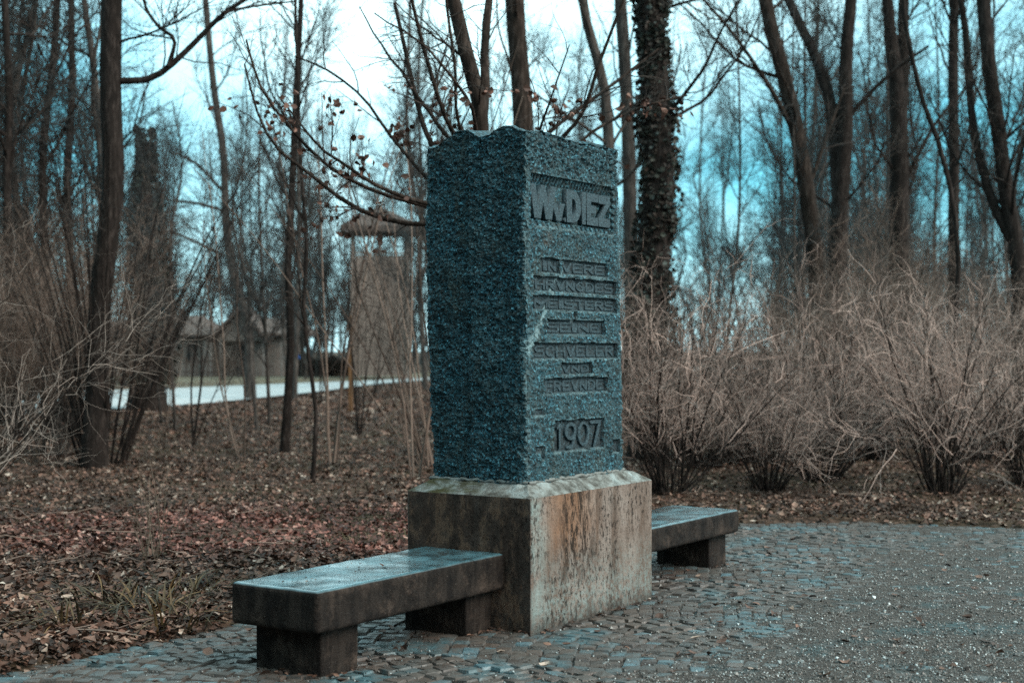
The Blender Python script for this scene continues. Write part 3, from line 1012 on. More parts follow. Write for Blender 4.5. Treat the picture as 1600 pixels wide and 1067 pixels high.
# raised letters in the sunken bands
def letter_mesh(polys, x0, x1, z0, z1, depth, bev=0.0015):
    """polys in a unit square -> solid letter lying in the x/z plane, its face at y=0 and its back at y=depth"""
    cu = bpy.data.curves.new("letter", 'CURVE')
    cu.dimensions = '2D'; cu.fill_mode = 'BOTH'; cu.extrude = depth / 2; cu.bevel_depth = bev; cu.bevel_resolution = 0
    for poly in polys:
        sp = cu.splines.new('POLY')
        sp.points.add(len(poly) - 1)
        for p_, (u, v) in zip(sp.points, poly):
            p_.co = (x0 + u * (x1 - x0), z0 + v * (z1 - z0), 0, 1)
        sp.use_cyclic_u = True
    o = bpy.data.objects.new("tmp", cu)
    COL.objects.link(o)
    bpy.context.view_layer.update()
    dg = bpy.context.evaluated_depsgraph_get()
    m = bpy.data.meshes.new_from_object(o.evaluated_get(dg))
    bpy.data.objects.remove(o); bpy.data.curves.remove(cu)
    m.transform(Matrix(((1, 0, 0, 0), (0, 0, -1, depth / 2), (0, 1, 0, 0), (0, 0, 0, 1))))
    return m


def arc(cx, cy, rx, ry, a0, a1, n=8):
    return [(cx + rx * math.cos(math.radians(a0 + (a1 - a0) * k / n)), cy + ry * math.sin(math.radians(a0 + (a1 - a0) * k / n))) for k in range(n + 1)]


def glyph(ch, w=0.24, h=0.17):
    """outline polygons of a bold letter in the unit square; w, h are stroke widths"""
    if ch == 'I': return [[(0, 0), (1, 0), (1, 1), (0, 1)]]
    if ch == 'E': return [[(0, 0), (1, 0), (1, h), (w, h), (w, .5 - h / 2), (.8, .5 - h / 2), (.8, .5 + h / 2), (w, .5 + h / 2), (w, 1 - h), (1, 1 - h), (1, 1), (0, 1)]]
    if ch == 'F': return [[(0, 0), (w, 0), (w, .5 - h / 2), (.8, .5 - h / 2), (.8, .5 + h / 2), (w, .5 + h / 2), (w, 1 - h), (1, 1 - h), (1, 1), (0, 1)]]
    if ch == 'L': return [[(0, 0), (1, 0), (1, h), (w, h), (w, 1), (0, 1)]]
    if ch == 'H': return [[(0, 0), (w, 0), (w, .5 - h / 2), (1 - w, .5 - h / 2), (1 - w, 0), (1, 0), (1, 1), (1 - w, 1), (1 - w, .5 + h / 2), (w, .5 + h / 2), (w, 1), (0, 1)]]
    if ch == 'N': return [[(0, 0), (w, 0), (w, .62), (1 - w, 0), (1, 0), (1, 1), (1 - w, 1), (1 - w, .38), (w, 1), (0, 1)]]
    if ch == 'M': return [[(0, 0), (w * .8, 0), (w * .8, .6), (.5, .25), (1 - w * .8, .6), (1 - w * .8, 0), (1, 0), (1, 1), (1 - w * .8, 1), (.5, .58), (w * .8, 1), (0, 1)]]
    if ch == 'V': return [[(0, 1), (w * 1.1, 1), (.5, .30), (1 - w * 1.1, 1), (1, 1), (.5 + w * .6, 0), (.5 - w * .6, 0)]]
    if ch == 'W': return [[(0, 1), (.20, 1), (.29, .40), (.42, 1), (.58, 1), (.71, .40), (.80, 1), (1, 1), (.84, 0), (.60, 0), (.5, .50), (.40, 0), (.16, 0)]]
    if ch == 'Z': return [[(0, 0), (1, 0), (1, h), (.38, h), (1, 1 - h), (1, 1), (0, 1), (0, 1 - h), (.62, 1 - h), (0, h)]]
    if ch == 'T': return [[(.5 - w / 2, 0), (.5 + w / 2, 0), (.5 + w / 2, 1 - h), (1, 1 - h), (1, 1), (0, 1), (0, 1 - h), (.5 - w / 2, 1 - h)]]
    if ch == 'D': return [[(0, 0)] + arc(.45, .5, .55, .5, -90, 90) + [(0, 1)], [(w, h)] + [(w, 1 - h)] + arc(.45, .5, .55 - w, .5 - h, 90, -90)]
    if ch == 'R': return [[(0, 0), (w, 0), (w, .42), (.42, .42), (1 - w * 1.2, 0), (1, 0), (.72, .45)] + arc(.55, .72, .45, .28, -60, 90) + [(0, 1)], [(w, .56), (w, 1 - h)] + arc(.55, .72, .2, .12, 90, -90, 6)]
    if ch == 'G': return [arc(.5, .5, .5, .5, 45, 315, 14) + [(1, .25), (1, .52), (.55, .52), (.55, .38), (.78, .38)] + arc(.5, .5, .5 - w, .5 - h, 315, 45, 14)]
    if ch == 'C': return [arc(.5, .5, .5, .5, 45, 315, 14) + arc(.5, .5, .5 - w, .5 - h, 315, 45, 14)]
    if ch == 'S': return [[(1, 1), (.2, 1), (0, .85), (0, .6), (.2, .43), (1 - w, .43), (1 - w, h), (0, h), (0, 0), (.8, 0), (1, .15), (1, .42), (.8, .58), (w, .58), (w, 1 - h), (1, 1 - h)]]
    if ch == '1': return [[(.45, 0), (.75, 0), (.75, 1), (.5, 1), (.1, .78), (.2, .64), (.45, .76)]]
    if ch == '9': return [arc(.5, .68, .5, .32, 200, 0, 10)[::-1][:0] + arc(.5, .68, .5, .32, -30, 330, 16)[:-1] + [(.62, .06), (.30, 0), (.62, .40)][:0], arc(.5, .68, .5 - w * .8, .32 - h * .7, 0, 350, 14)]
    if ch == '0': return [arc(.5, .5, .5, .5, 0, 345, 16), arc(.5, .5, .5 - w * .8, .5 - h * .8, 0, 345, 16)]
    if ch == '7': return [[(0, 1), (0, 1 - h), (1 - w, 1 - h), (.25, 0), (.55, 0), (1, .85), (1, 1)]]
    return [[(0, 0), (1, 0), (1, 1), (0, 1)]]


def place(polys, x0, x1, z0, z1, front, back):
    """front/back: depth below the stone's face"""
    o = link("letter", letter_mesh(polys, x0, x1, z0, z1, back - front), stele, LETTER)
    o.location = (0, front, 0)
    return o


# name: W v D I E Z, broad smooth letters almost filling the panel
def b(ch, x0, x1, z0=2.358, z1=2.552, w=.3, h=.24):
    place(glyph(ch, w, h), x0, x1, z0, z1, 0.010, 0.050)


b('W', 0.020, 0.300)
place(glyph('V', .34), 0.270, 0.402, 2.358, 2.462, 0.012, 0.050)
place(glyph('I'), 0.402, 0.414, 2.358, 2.380, 0.012, 0.050)
b('D', 0.424, 0.590, w=.36, h=.26)
b('I', 0.603, 0.645)
b('E', 0.660, 0.795, w=.36, h=.25)
b('Z', 0.803, 0.942, h=.27)


def line(text, x0, x1, z0, z1, dp, gap=0.012):
    ws = {'I': .45, 'M': 1.3, 'W': 1.4, '1': .6}
    tot = sum(ws.get(c, 1.0) for c in text)
    unit = (x1 - x0 - gap * (len(text) - 1)) / tot
    x = x0
    for c in text:
        wd = ws.get(c, 1.0) * unit
        place(glyph(c, min(.24, 0.018 / wd), 0.14), x, x + wd, z0 + 0.004, z1 - 0.006, dp * 1.1 - 0.0045, dp * 1.1 + 0.006)
        x += wd + gap


line("IN", 0.176, 0.318, 2.054, 2.120, 0.022)
line("VERE", 0.378, 0.890, 2.054, 2.120, 0.022)
line("HRVNGDES", 0.088, 0.992, 1.944, 2.010, 0.022)
line("MEISTERS", 0.082, 1.004, 1.836, 1.900, 0.024)
line("SEINE", 0.222, 0.848, 1.695, 1.762, 0.024)
line("SCHVELER", 0.086, 1.010, 1.550, 1.624, 0.024)
line("VND", 0.388, 0.704, 1.454, 1.508, 0.024)
line("FREVNDE", 0.196, 0.880, 1.345, 1.416, 0.024)
# year, thin slanted figures
nine = [arc(.5, .66, .5, .34, -20, 180, 10) + arc(.5, .66, .5, .34, 180, 300, 6)[1:] + [(.78, .42), (.55, .12), (.18, .08), (.12, 0), (.62, 0), (.93, .36)], arc(.5, .66, .32, .22, 0, 340, 14)]
nine = [nine[0], nine[1]]
place([[(.45, 0), (.62, 0), (.62, 1), (.5, 1), (.25, .85), (.3, .78), (.45, .85)]], 0.285, 0.395, 1.008, 1.156, 0.010, 0.030)
place(nine, 0.405, 0.535, 1.004, 1.158, 0.010, 0.030)
place([arc(.5, .5, .5, .5, 0, 345, 18), arc(.5, .5, .34, .40, 0, 345, 18)], 0.555, 0.690, 1.010, 1.158, 0.010, 0.030)
place([[(0, 1), (0, .88), (.74, .88), (.25, 0), (.45, 0), (1, .90), (1, 1)]], 0.705, 0.830, 1.006, 1.160, 0.010, 0.030)

# pedestal: grid box with a sloping top
NFp, NRp, NZp = 72, 44, 40
Rp = fold_ring(NFp, NRp, NFp, NRp)
fc, s = Rp[:, 0].astype(int), Rp[:, 1]
NU = len(Rp)
rowsV = []
prof = [(v * PH, 0.0) for v in np.linspace(-0.05, 1, NZp)]
prof += [(PH + 0.006, 0.006), (PH + 0.03, 0.045), (PH + 0.058, 0.088), (PH + 0.070, 0.125), (PH + 0.074, 0.2)]
for zz, ins in prof:
    x0, x1, y0, y1 = ins, PX - ins * 1.1, ins * 0.85, PY - ins
    x = np.where(fc == 0, x0 + (x1 - x0) * s, np.where(fc == 1, x1, np.where(fc == 2, x1 + (x0 - x1) * s, x0)))
    y = np.where(fc == 0, y0, np.where(fc == 1, y0 + (y1 - y0) * s, np.where(fc == 2, y1, y1 + (y0 - y1) * s)))
    nx = np.where(fc == 1, 1., np.where(fc == 3, -1., 0.)); ny = np.where(fc == 0, -1., np.where(fc == 2, 1., 0.))
    tt = np.where((fc == 0) | (fc == 2), x, y)
    d = 0.006 * (fbm(tt * 8 + fc * 5, np.full(NU, zz * 8), 4, 4) - 0.5)
    edge = np.minimum(s, 1 - s) * np.where((fc == 0) | (fc == 2), PX, PY)
    d = d - 0.007 * np.clip(1 - edge / 0.012, 0, 1)
    dz = 0.010 * (fbm(x * 9, y * 9 + ins * 40, 6, 3) - 0.5) * (ins > 0.01) + 0.012 * (vnoise(tt * 26, fc * 3.0, 2) - 0.5) * (ins > 0.08)
    rowsV.append(np.c_[x + nx * d, y + ny * d, zz + dz])
V = np.concatenate(rowsV); nrow = len(prof)
i = np.arange(nrow - 1)[:, None]; j = np.arange(NU)[None, :]
F = np.stack([i * NU + j, i * NU + (j + 1) % NU, (i + 1) * NU + (j + 1) % NU, (i + 1) * NU + j], -1).reshape(-1, 4)
ped = link("pedestal", make_mesh("pedestal", V, [F], False), mon, CONC)
ped["label"] = "square concrete pedestal with rusty brown streaks and black lichen pits"

# mortar bead where the block meets the pedestal
acc = Acc()
pts = []
for fcx, n_ in ((0, 60), (1, 36), (2, 60), (3, 36)):
    for k in range(n_):
        xx, yy, *_ = stele_xy(np.array(fcx), np.array(k / n_), np.array(0.0))
        pts.append((float(xx) + SX0, float(yy) + SY0, 0))
pts.append(pts[0])
pts = np.array(pts)
pts[:, 2] = PH + 0.068 + 0.012 * vnoise(np.arange(len(pts)) * 0.7, np.zeros(len(pts)), 3)
acc.tubes(pts, 0.007 + 0.008 * vnoise(np.arange(len(pts)) * 0.9, np.zeros(len(pts)), 5), 6, 0.12)
MORT = m_plain("pale_mortar", (0.08, 0.08, 0.073), (0.17, 0.175, 0.165), 30)
link("mortar_joint", acc.mesh("mortar_joint", True), mon, MORT)


# ------------------------------------------------------------------ stone benches
def rounded_slab(lx, ly, z0, z1, rad, seed, cell=0.03, amp=0.006):
    bm = bmesh.new()
    bmesh.ops.create_cube(bm, size=1.0, matrix=Matrix.Translation((lx / 2, ly / 2, (z0 + z1) / 2)) @ Matrix.Diagonal((lx, ly, z1 - z0, 1)))
    bmesh.ops.bevel(bm, geom=bm.edges[:], offset=rad, segments=3, profile=0.5, affect='EDGES')
    for ax, n in ((0, lx), (1, ly), (2, z1 - z0)):
        k = int(n / cell)
        for q in range(1, k):
            co = [0, 0, 0]; no = [0, 0, 0]
            co[ax] = (z0 if ax == 2 else 0) + n * q / k; no[ax] = 1
            bmesh.ops.bisect_plane(bm, geom=bm.verts[:] + bm.edges[:] + bm.faces[:], plane_co=co, plane_no=no)
    bm.normal_update()
    co = np.array([v.co for v in bm.verts]); no = np.array([v.normal for v in bm.verts])
    d = amp * (fbm(co[:, 0] * 9 + co[:, 2] * 7, co[:, 1] * 9 + co[:, 2] * 5, seed, 4) - 0.5) * 2
    for v, c_, n_, q in zip(bm.verts, co, no, d):
        v.co = c_ + n_ * q
    me = bpy.data.meshes.new("slab")
    bm.to_mesh(me); bm.free()
    for p in me.polygons: p.use_smooth = True
    return me


def bench(label, x0, x1, z0, z1, legs, seed):
    root = empty("stone_bench", L2W(x0, 0.172), ROT)
    tag(root, label, "bench", "stone benches beside the monument")
    o = link("seat_slab", rounded_slab(x1 - x0, 0.569, z0, z1, 0.024, seed, 0.03, 0.0045), root, BENCH)
    for la, lb in legs:
        m = rounded_slab(lb - la, 0.432, -0.05, z0 + 0.004, 0.010, seed + 3, 0.05, 0.005)
        g = link("leg", m, root, BENCH)
        g.location = (la - x0, 0.086, 0)
    return root


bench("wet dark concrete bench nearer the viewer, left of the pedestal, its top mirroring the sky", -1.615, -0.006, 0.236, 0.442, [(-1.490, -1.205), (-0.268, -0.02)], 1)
bench("wet concrete bench half hidden behind the right side of the pedestal", 1.445, 3.14, 0.236, 0.405, [(2.80, 3.085), (1.55, 1.82)], 2)

# crumbs and one wet leaf on the near bench
n = 55
lx = rng.uniform(-1.58, -0.35, n); ly = rng.uniform(0.20, 0.71, n)
w = np.array([L2W(a_, b_, 0.446) for a_, b_ in zip(lx, ly)])
Vv, Ff = leaf_batch(w[:, 0], w[:, 1], w[:, 2], rng.uniform(0.006, 0.017, n), 0.3)
tag(link("leaf_crumbs", make_mesh("leaf_crumbs", Vv, [Ff], False), None, LITTER), kind="stuff")
w = L2W(-0.80, 0.42, 0.447)
Vv, Ff = leaf_batch(np.zeros(1), np.zeros(1), np.zeros(1), np.array([0.055]), 0.05)
o = link("fallen_leaf", make_mesh("fallen_leaf", Vv, [Ff], False), None, LITTER)
o.location = w
tag(o, "small brown wet leaf lying on the near bench top", "leaf")


# ------------------------------------------------------------------ trees and shrubs: growth
random.seed(23)
rng = np.random.default_rng(23)

def norm(v):
    return v / (np.linalg.norm(v, axis=-1, keepdims=True) + 1e-9)


def grow(P, R, n, t0, t1, length, ang, K=5, up=0.0, wig=0.12, rfac=0.012, rmax=0.7, rtip=0.35, bias=None, taper=0.5, g=None):
    """n child branches on the parent polylines P (N,K,3) with radii R"""
    g = g or rng
    N, KP, _ = P.shape
    ln = np.linalg.norm(np.diff(P, axis=1), axis=2).sum(1)
    idx = g.choice(N, n, p=ln / ln.sum())
    t = g.uniform(t0, t1, n)
    f = t * (KP - 1); k = np.clip(f.astype(int), 0, KP - 2); fr = (f - k)[:, None]
    A, B = P[idx, k], P[idx, k + 1]
    start = A * (1 - fr) + B * fr
    tan = norm(B - A)
    r0 = R[idx, k] * (1 - fr[:, 0]) + R[idx, k + 1] * fr[:, 0]
    rv = g.normal(size=(n, 3))
    if bias is not None:
        rv = rv + np.asarray(bias) * 1.5
        perp = norm(rv - (rv * tan).sum(1, keepdims=True) * tan)
    else:
        perp = norm(np.cross(tan, rv))
    a = np.radians(g.normal(ang, ang * 0.25, n))[:, None]
    d = norm(np.cos(a) * tan + np.sin(a) * perp)
    Lc = length * g.uniform(0.45, 1.25, n) * (1 - taper * t)
    r0 = np.minimum(r0 * rmax, rfac * Lc + 0.0008)
    pts = [start]
    step = (Lc / (K - 1))[:, None]
    for _ in range(K - 1):
        d = norm(d + np.array([0, 0, up]) + wig * g.normal(size=(n, 3)))
        pts.append(pts[-1] + d * step)
    Pn = np.stack(pts, 1)
    Rn = r0[:, None] * np.linspace(1, rtip, K)[None]
    return Pn, Rn


def tree_obj(name, label, cat, group, trunkP, trunkR, extra, bark, twig, spec, leaves=None, sides=12, g=None):
    """trunkP: list of world points (the first is the base). extra: list of (points, r0, r1) hand placed limbs"""
    base = np.array(trunkP[0], float).copy(); base[2] = 0
    root = empty(name, base)
    tag(root, label, cat, group)
    K = 26
    P = spline(np.array(trunkP, float) - base, K)
    R = np.interp(np.linspace(0, 1, K), np.linspace(0, 1, len(trunkR)), trunkR)
    R[0] *= 1.25; R[1] *= 1.1
    acc = Acc()
    acc.tubes(P, R, sides, 0.035)
    lp, lr = [], []
    for pts, a, b_ in extra:
        q = spline(np.array(pts, float) - base, 14)
        rr = np.linspace(a, b_, 14)
        acc.tubes(q, rr, 7, 0.05)
        lp.append(q); lr.append(rr)
    KL = 14
    if spec.get('limbs'):
        n, t0, t1, ln, ang, up = spec['limbs']
        q, r = grow(P[None], R[None], n, t0, t1, ln, ang, KL, up, spec.get('wig', 0.10), 0.011, 0.55, 0.25, g=g, taper=0.3)
        acc.tubes(q, r, 6)
        lp += list(q); lr += list(r)
    link("trunk", acc.mesh("trunk", True), root, bark)
    if lp:
        q0, r0 = np.array(lp), np.array(lr)
        acc = Acc()
        q, r = grow(q0, r0, spec.get('n2', 60), 0.2, 1.0, spec.get('l2', 1.1), 42, 6, spec.get('up2', 0.05), 0.20, 0.011, 0.7, 0.35, g=g)
        acc.tubes(q, r, 4)
        q3, r3 = grow(q, r, spec.get('n3', 260), 0.15, 1.0, spec.get('l3', 0.5), 40, 5, spec.get('up2', 0.05), 0.24, 0.0095, 0.75, 0.4, g=g)
        acc.tubes(q3, r3, 3)
        if spec.get('n4'):
            q4, r4 = grow(q3, r3, spec['n4'], 0.2, 1.0, spec.get('l3', 0.5) * 0.6, 40, 4, 0.03, 0.24, 0.009, 0.7, 0.5, g=g)
            acc.tubes(q4, r4, 3)
        tag(link("crown", acc.mesh("crown"), root, twig), kind="stuff")
        if leaves:
            tips = q3.reshape(-1, 3)
            sel = rng.choice(len(tips), leaves)
            p = tips[sel] + rng.normal(0, 0.02, (leaves, 3)) - [0, 0, 0.02]
            zmax = spec.get('leaf_zmax', 99)
            p = p[p[:, 2] < zmax]
            Vv, Ff = leaf_batch(p[:, 0], p[:, 1], p[:, 2], rng.uniform(0.045, 0.085, len(p)), 1.1)
            tag(link("withered_leaves", make_mesh("withered_leaves", Vv, [Ff], False), root, BEECH), kind="stuff")
    return root


def path(px_list, d):
    return [W(px, py, d + (k * 0)) for k, (px, py) in enumerate(px_list)]


def pole_tree(label, pxs, base_py, widths, bark=BARK_GREY, twig=TWIG_DARK, spec=None, extra=(), name="bare_tree", group=None, d=None, leaves=None, lean=0.0, grows_on=True):
    """a hand placed tree: trunk outline read from the photo at its own distance; goes on above the frame"""
    d = d or FPX * CAMZ / (base_py - HOR)
    base = np.array([(pxs[0][0] - 800) / FPX * d, d, -0.05])
    pts = [base] + [W(px, py, d) for px, py in pxs[1:]]
    for k, p in enumerate(pts):
        p[1] += lean * max(p[2], 0)
    u = pts[-1] - pts[-2]
    u = u / np.linalg.norm(u)
    top = pts[-1]
    for k in range(1, 4 if grows_on else 1):
        top = top + (u * 0.5 + np.array([0, 0, 0.7])) * 2.0
        pts.append(top.copy())
    rads = [w_ / 2 * d / FPX for w_ in widths]
    rads += [rads[-1] * 0.8, rads[-1] * 0.45] if grows_on else [rads[-1] * 0.3]
    ex = []
    for e in extra:
        pp, wa, wb = e[:3]
        dd = e[3] if len(e) > 3 else 0.0
        q = [W(px, py, d) for px, py in pp]
        for k, p in enumerate(q):
            p[1] += lean * max(p[2], 0) + dd * k / (len(q) - 1)
        ex.append((q, wa / 2 * d / FPX, wb / 2 * d / FPX))
    sp = dict(limbs=(9, 0.25, 0.9, 3.2, 50, 0.10), n2=70, l2=1.2, n3=320, l3=0.6)
    sp.update(spec or {})
    if sp['limbs']:
        n_, a_, b_, c_, e_, f_ = sp['limbs']
        sp['limbs'] = (n_ + 8, a_ * 0.85, b_ * 0.8, c_, e_, f_)
        sp['n2'] = int(sp['n2'] * 2.2); sp['n3'] = int(sp['n3'] * 2.6); sp['n4'] = int(sp.get('n4', 300) * 2)
    return tree_obj(name, label, "tree", group, pts, rads, ex, bark, twig, sp, leaves)


# dark leaning trunk at the left with the swinging bough
pole_tree("dark leaning trunk at the left with a long swinging bough curving up to the right",
          [(148, 735), (152, 600), (158, 450), (176, 300), (172, 150), (174, 0)], 735, [36, 34, 33, 31], BARK_DARK, TWIG_DARK,
          dict(limbs=(5, 0.45, 0.9, 2.2, 55, 0.08), n2=60, l2=1.0, n3=280, l3=0.5),
          [([(178, 126), (228, 124), (262, 103), (300, 66), (345, 20), (392, -12), (440, -40)], 12, 5, 0.15),
           ([(262, 103), (272, 62), (248, 42), (226, 10), (216, -40)], 7, 4, 0.05),
           ([(345, 20), (395, 2), (450, -12)], 5, 3, 0.5)], name="leaning_tree")
# ivy-wrapped dead trunk
snag = pole_tree("short broad dead trunk wrapped in ivy, behind the dark leaning tree",
                 [(232, 640), (230, 480), (228, 350), (226, 212)], 625, [56, 50, 38, 24], BARK_DARK, TWIG_DARK, dict(limbs=None), name="snag_tree", d=38, grows_on=False)
# curved slim tree in front of the road
pole_tree("slim grey tree with an S-curved trunk standing this side of the pale road",
          [(392, 625), (386, 500), (362, 420), (352, 330), (349, 240), (334, 140), (324, 40), (318, -40)], 625, [15, 14, 12, 11, 9], BARK_GREY, TWIG_DARK,
          dict(limbs=(8, 0.3, 0.9, 3.0, 60, 0.06), n2=90, l2=1.6, n3=420, l3=0.8, n4=500),
          [([(351, 330), (310, 318), (255, 310), (215, 285)], 6, 3), ([(349, 300), (305, 255), (262, 235)], 6, 3), ([(350, 400), (300, 375), (262, 360)], 5, 3)], name="curved_tree")
pole_tree("dark young tree with a thin straight stem left of the orange post",
          [(444, 712), (450, 620), (455, 520), (450, 430), (456, 300), (462, 150), (470, 0)], 712, [14, 12, 10, 8, 6], BARK_DARK, TWIG_DARK,
          dict(limbs=(9, 0.2, 0.9, 1.8, 50, 0.10), n2=60, l2=0.8, n3=260, l3=0.4), name="young_tree")
pole_tree("thin sapling with a slightly bent stem in the leaf litter, nearest left of the monument",
          [(488, 757), (494, 640), (482, 560), (474, 470), (480, 380), (470, 260)], 757, [7, 6, 5, 4], BARK_DARK, TWIG_DARK,
          dict(limbs=(8, 0.15, 0.8, 1.2, 40, 0.12), n2=40, l2=0.5, n3=120, l3=0.3), name="sapling")

# beech behind the stone, withered leaves still on it
pole_tree("forked beech behind the monument with withered brown leaves on its low boughs",
          [(752, 760), (752, 400), (753, 200), (742, 130), (722, 60), (706, -20)], 760, [40, 32, 24, 18, 14], BARK_BROWN, TWIG_DARK,
          dict(limbs=(7, 0.25, 0.7, 2.0, 55, 0.06), n2=130, l2=0.7, n3=420, l3=0.30, leaf_zmax=3.9),
          [([(753, 200), (757, 140), (757, 60), (764, -30)], 17, 12, 0.4),
           ([(745, 240), (705, 205), (672, 110), (650, 20), (640, -60)], 8, 4, -0.8),
           ([(740, 330), (672, 220), (648, 150), (627, 60), (608, -20)], 10, 6, 0.6),
           ([(750, 260), (716, 190), (712, 110), (700, 20), (696, -50)], 6, 4, -0.3),
           ([(748, 380), (690, 352), (620, 346), (545, 318), (480, 268), (425, 225), (395, 170), (372, 90)], 10, 3, 0.3),
           ([(748, 360), (690, 330), (600, 306), (525, 270), (465, 212), (420, 150), (400, 80)], 8, 3, -0.5),
           ([(750, 340), (690, 300), (610, 210), (560, 140), (500, 90), (440, 60)], 7, 3, 0.8),
           ([(756, 270), (810, 250), (870, 190), (960, 120), (1040, 55)], 9, 4, 0.6),
           ([(756, 290), (850, 240), (905, 190), (930, 120), (968, 20)], 8, 4, -0.6),
           ([(756, 300), (860, 260), (930, 200), (1010, 160), (1080, 140)], 7, 3, 0.3)],
          name="beech_tree", d=13.2, leaves=1300)
pole_tree("smooth thick trunk with blotched bark rising right behind the monument's top",
          [(826, 720), (824, 400), (818, 200), (812, 100), (804, 0)], 720, [36, 34, 30, 28], BARK_BROWN, TWIG_DARK,
          dict(limbs=(8, 0.4, 0.95, 2.5, 50, 0.1), n2=60, l2=1.0, n3=240, l3=0.5), name="blotched_tree")
pole_tree("grey trunk bent to the left above the monument's right corner",
          [(952, 700), (954, 400), (952, 240), (946, 150), (928, 70), (910, 0)], 700, [22, 20, 16, 14], BARK_GREY, TWIG_DARK,
          dict(limbs=(9, 0.3, 0.9, 2.6, 50, 0.1), n2=70, l2=1.1, n3=300, l3=0.5), name="bent_tree")
pole_tree("straight grey trunk between the monument and the ivy-covered tree",
          [(988, 690), (986, 420), (981, 200), (976, 90), (970, 0)], 680, [24, 22, 20, 18], BARK_GREY, TWIG_DARK,
          dict(limbs=(8, 0.4, 0.95, 2.6, 50, 0.1), n2=60, l2=1.1, n3=260, l3=0.5), name="grey_tree")
ivy_tree = pole_tree("thick ivy-covered trunk just right of the monument",
                     [(1012, 720), (1016, 560), (1020, 430), (1028, 300), (1026, 200), (1022, 100), (1016, 0)], 720, [54, 52, 46, 42, 40], BARK_DARK, TWIG_DARK,
                     dict(limbs=(9, 0.35, 0.95, 2.8, 60, 0.06), n2=80, l2=1.1, n3=340, l3=0.5), name="ivy_tree")
pole_tree("tall dark trunk leaning to the left above the pale shrubs",
          [(1282, 700), (1278, 480), (1274, 400), (1250, 230), (1224, 110), (1196, 0)], 690, [30, 27, 25, 22, 19], BARK_BROWN, TWIG_DARK,
          dict(limbs=(9, 0.3, 0.95, 3.0, 55, 0.08), n2=90, l2=1.2, n3=420, l3=0.55, n4=500),
          [([(1246, 215), (1200, 140), (1140, 60), (1090, 10)], 9, 4, -0.6), ([(1262, 300), (1300, 200), (1330, 130)], 8, 4, 0.5)], name="leaning_tree")
pole_tree("twin-stemmed dark tree with one stem angled to the left, right of the leaning trunk",
          [(1306, 700), (1308, 480), (1312, 330), (1322, 200), (1322, 90), (1330, 0)], 680, [34, 32, 26, 19, 16], BARK_DARK, TWIG_DARK,
          dict(limbs=(9, 0.3, 0.95, 3.0, 50, 0.1), n2=90, l2=1.2, n3=420, l3=0.55, n4=400),
          [([(1311, 330), (1304, 180), (1282, 90), (1244, 0), (1226, -50)], 22, 14, 0.6), ([(1318, 190), (1385, 120), (1440, 80)], 9, 4, -0.5)], name="twin_tree")
pole_tree("dark double trunk joined low down, standing in the middle of the right-hand wood",
          [(1404, 690), (1404, 450), (1406, 250), (1402, 130), (1390, 40), (1386, -40)], 672, [36, 34, 30, 18, 15], BARK_DARK, TWIG_DARK,
          dict(limbs=(9, 0.3, 0.95, 3.0, 50, 0.1), n2=90, l2=1.3, n3=420, l3=0.6, n4=400),
          [([(1406, 210), (1414, 120), (1416, 40), (1420, -40)], 20, 16, 0.3), ([(1406, 300), (1460, 200), (1500, 150)], 8, 4, 0.3)], name="double_tree")
pole_tree("dark straight trunk near the right edge, left of the pair of bent stems",
          [(1490, 700), (1490, 450), (1491, 250), (1490, 100), (1492, 0)], 668, [20, 18, 16, 14], BARK_DARK, TWIG_DARK,
          dict(limbs=(10, 0.3, 0.95, 3.0, 50, 0.1), n2=90, l2=1.3, n3=420, l3=0.6, n4=400), name="straight_tree")
pole_tree("thick dark trunk bending towards the right edge of the wood",
          [(1600, 720), (1592, 420), (1572, 300), (1560, 200), (1546, 100), (1538, 0)], 700, [29, 26, 23, 21, 19], BARK_DARK, TWIG_DARK,
          dict(limbs=(10, 0.25, 0.95, 2.8, 50, 0.1), n2=90, l2=1.2, n3=420, l3=0.55, n4=400),
          [([(1584, 380), (1556, 320), (1528, 200), (1520, 60), (1512, -20)], 16, 10, 0.4)], name="bent_tree")
pole_tree("thin black pole-like young tree slanting up left in the right-hand shrubs",
          [(1498, 740), (1490, 560), (1498, 400), (1478, 260), (1440, 150), (1420, 60), (1412, 0)], 745, [9, 8, 7, 6], BARK_DARK, TWIG_DARK,
          dict(limbs=(8, 0.2, 0.9, 1.4, 45, 0.1), n2=40, l2=0.6, n3=160, l3=0.3), name="young_tree")
for pxs, py, lab in [([(28, 720), (18, 480), (10, 300), (14, 150), (6, 0)], 690, "dark rough trunk cut by the left edge of the picture"),
                     ([(78, 720), (72, 450), (66, 250), (82, 100), (88, 0)], 676, "dark upright trunk second from the left edge"),
                     ([(100, 720), (112, 500), (104, 300), (112, 150), (110, 0)], 665, "slim dark trunk just left of the leaning tree with the bough")]:
    pole_tree(lab, pxs, py, [16, 14, 12, 10], BARK_DARK, TWIG_DARK, dict(limbs=(12, 0.15, 0.95, 2.6, 50, 0.1), n2=130, l2=1.2, n3=650, l3=0.6, n4=700), name="dark_tree")


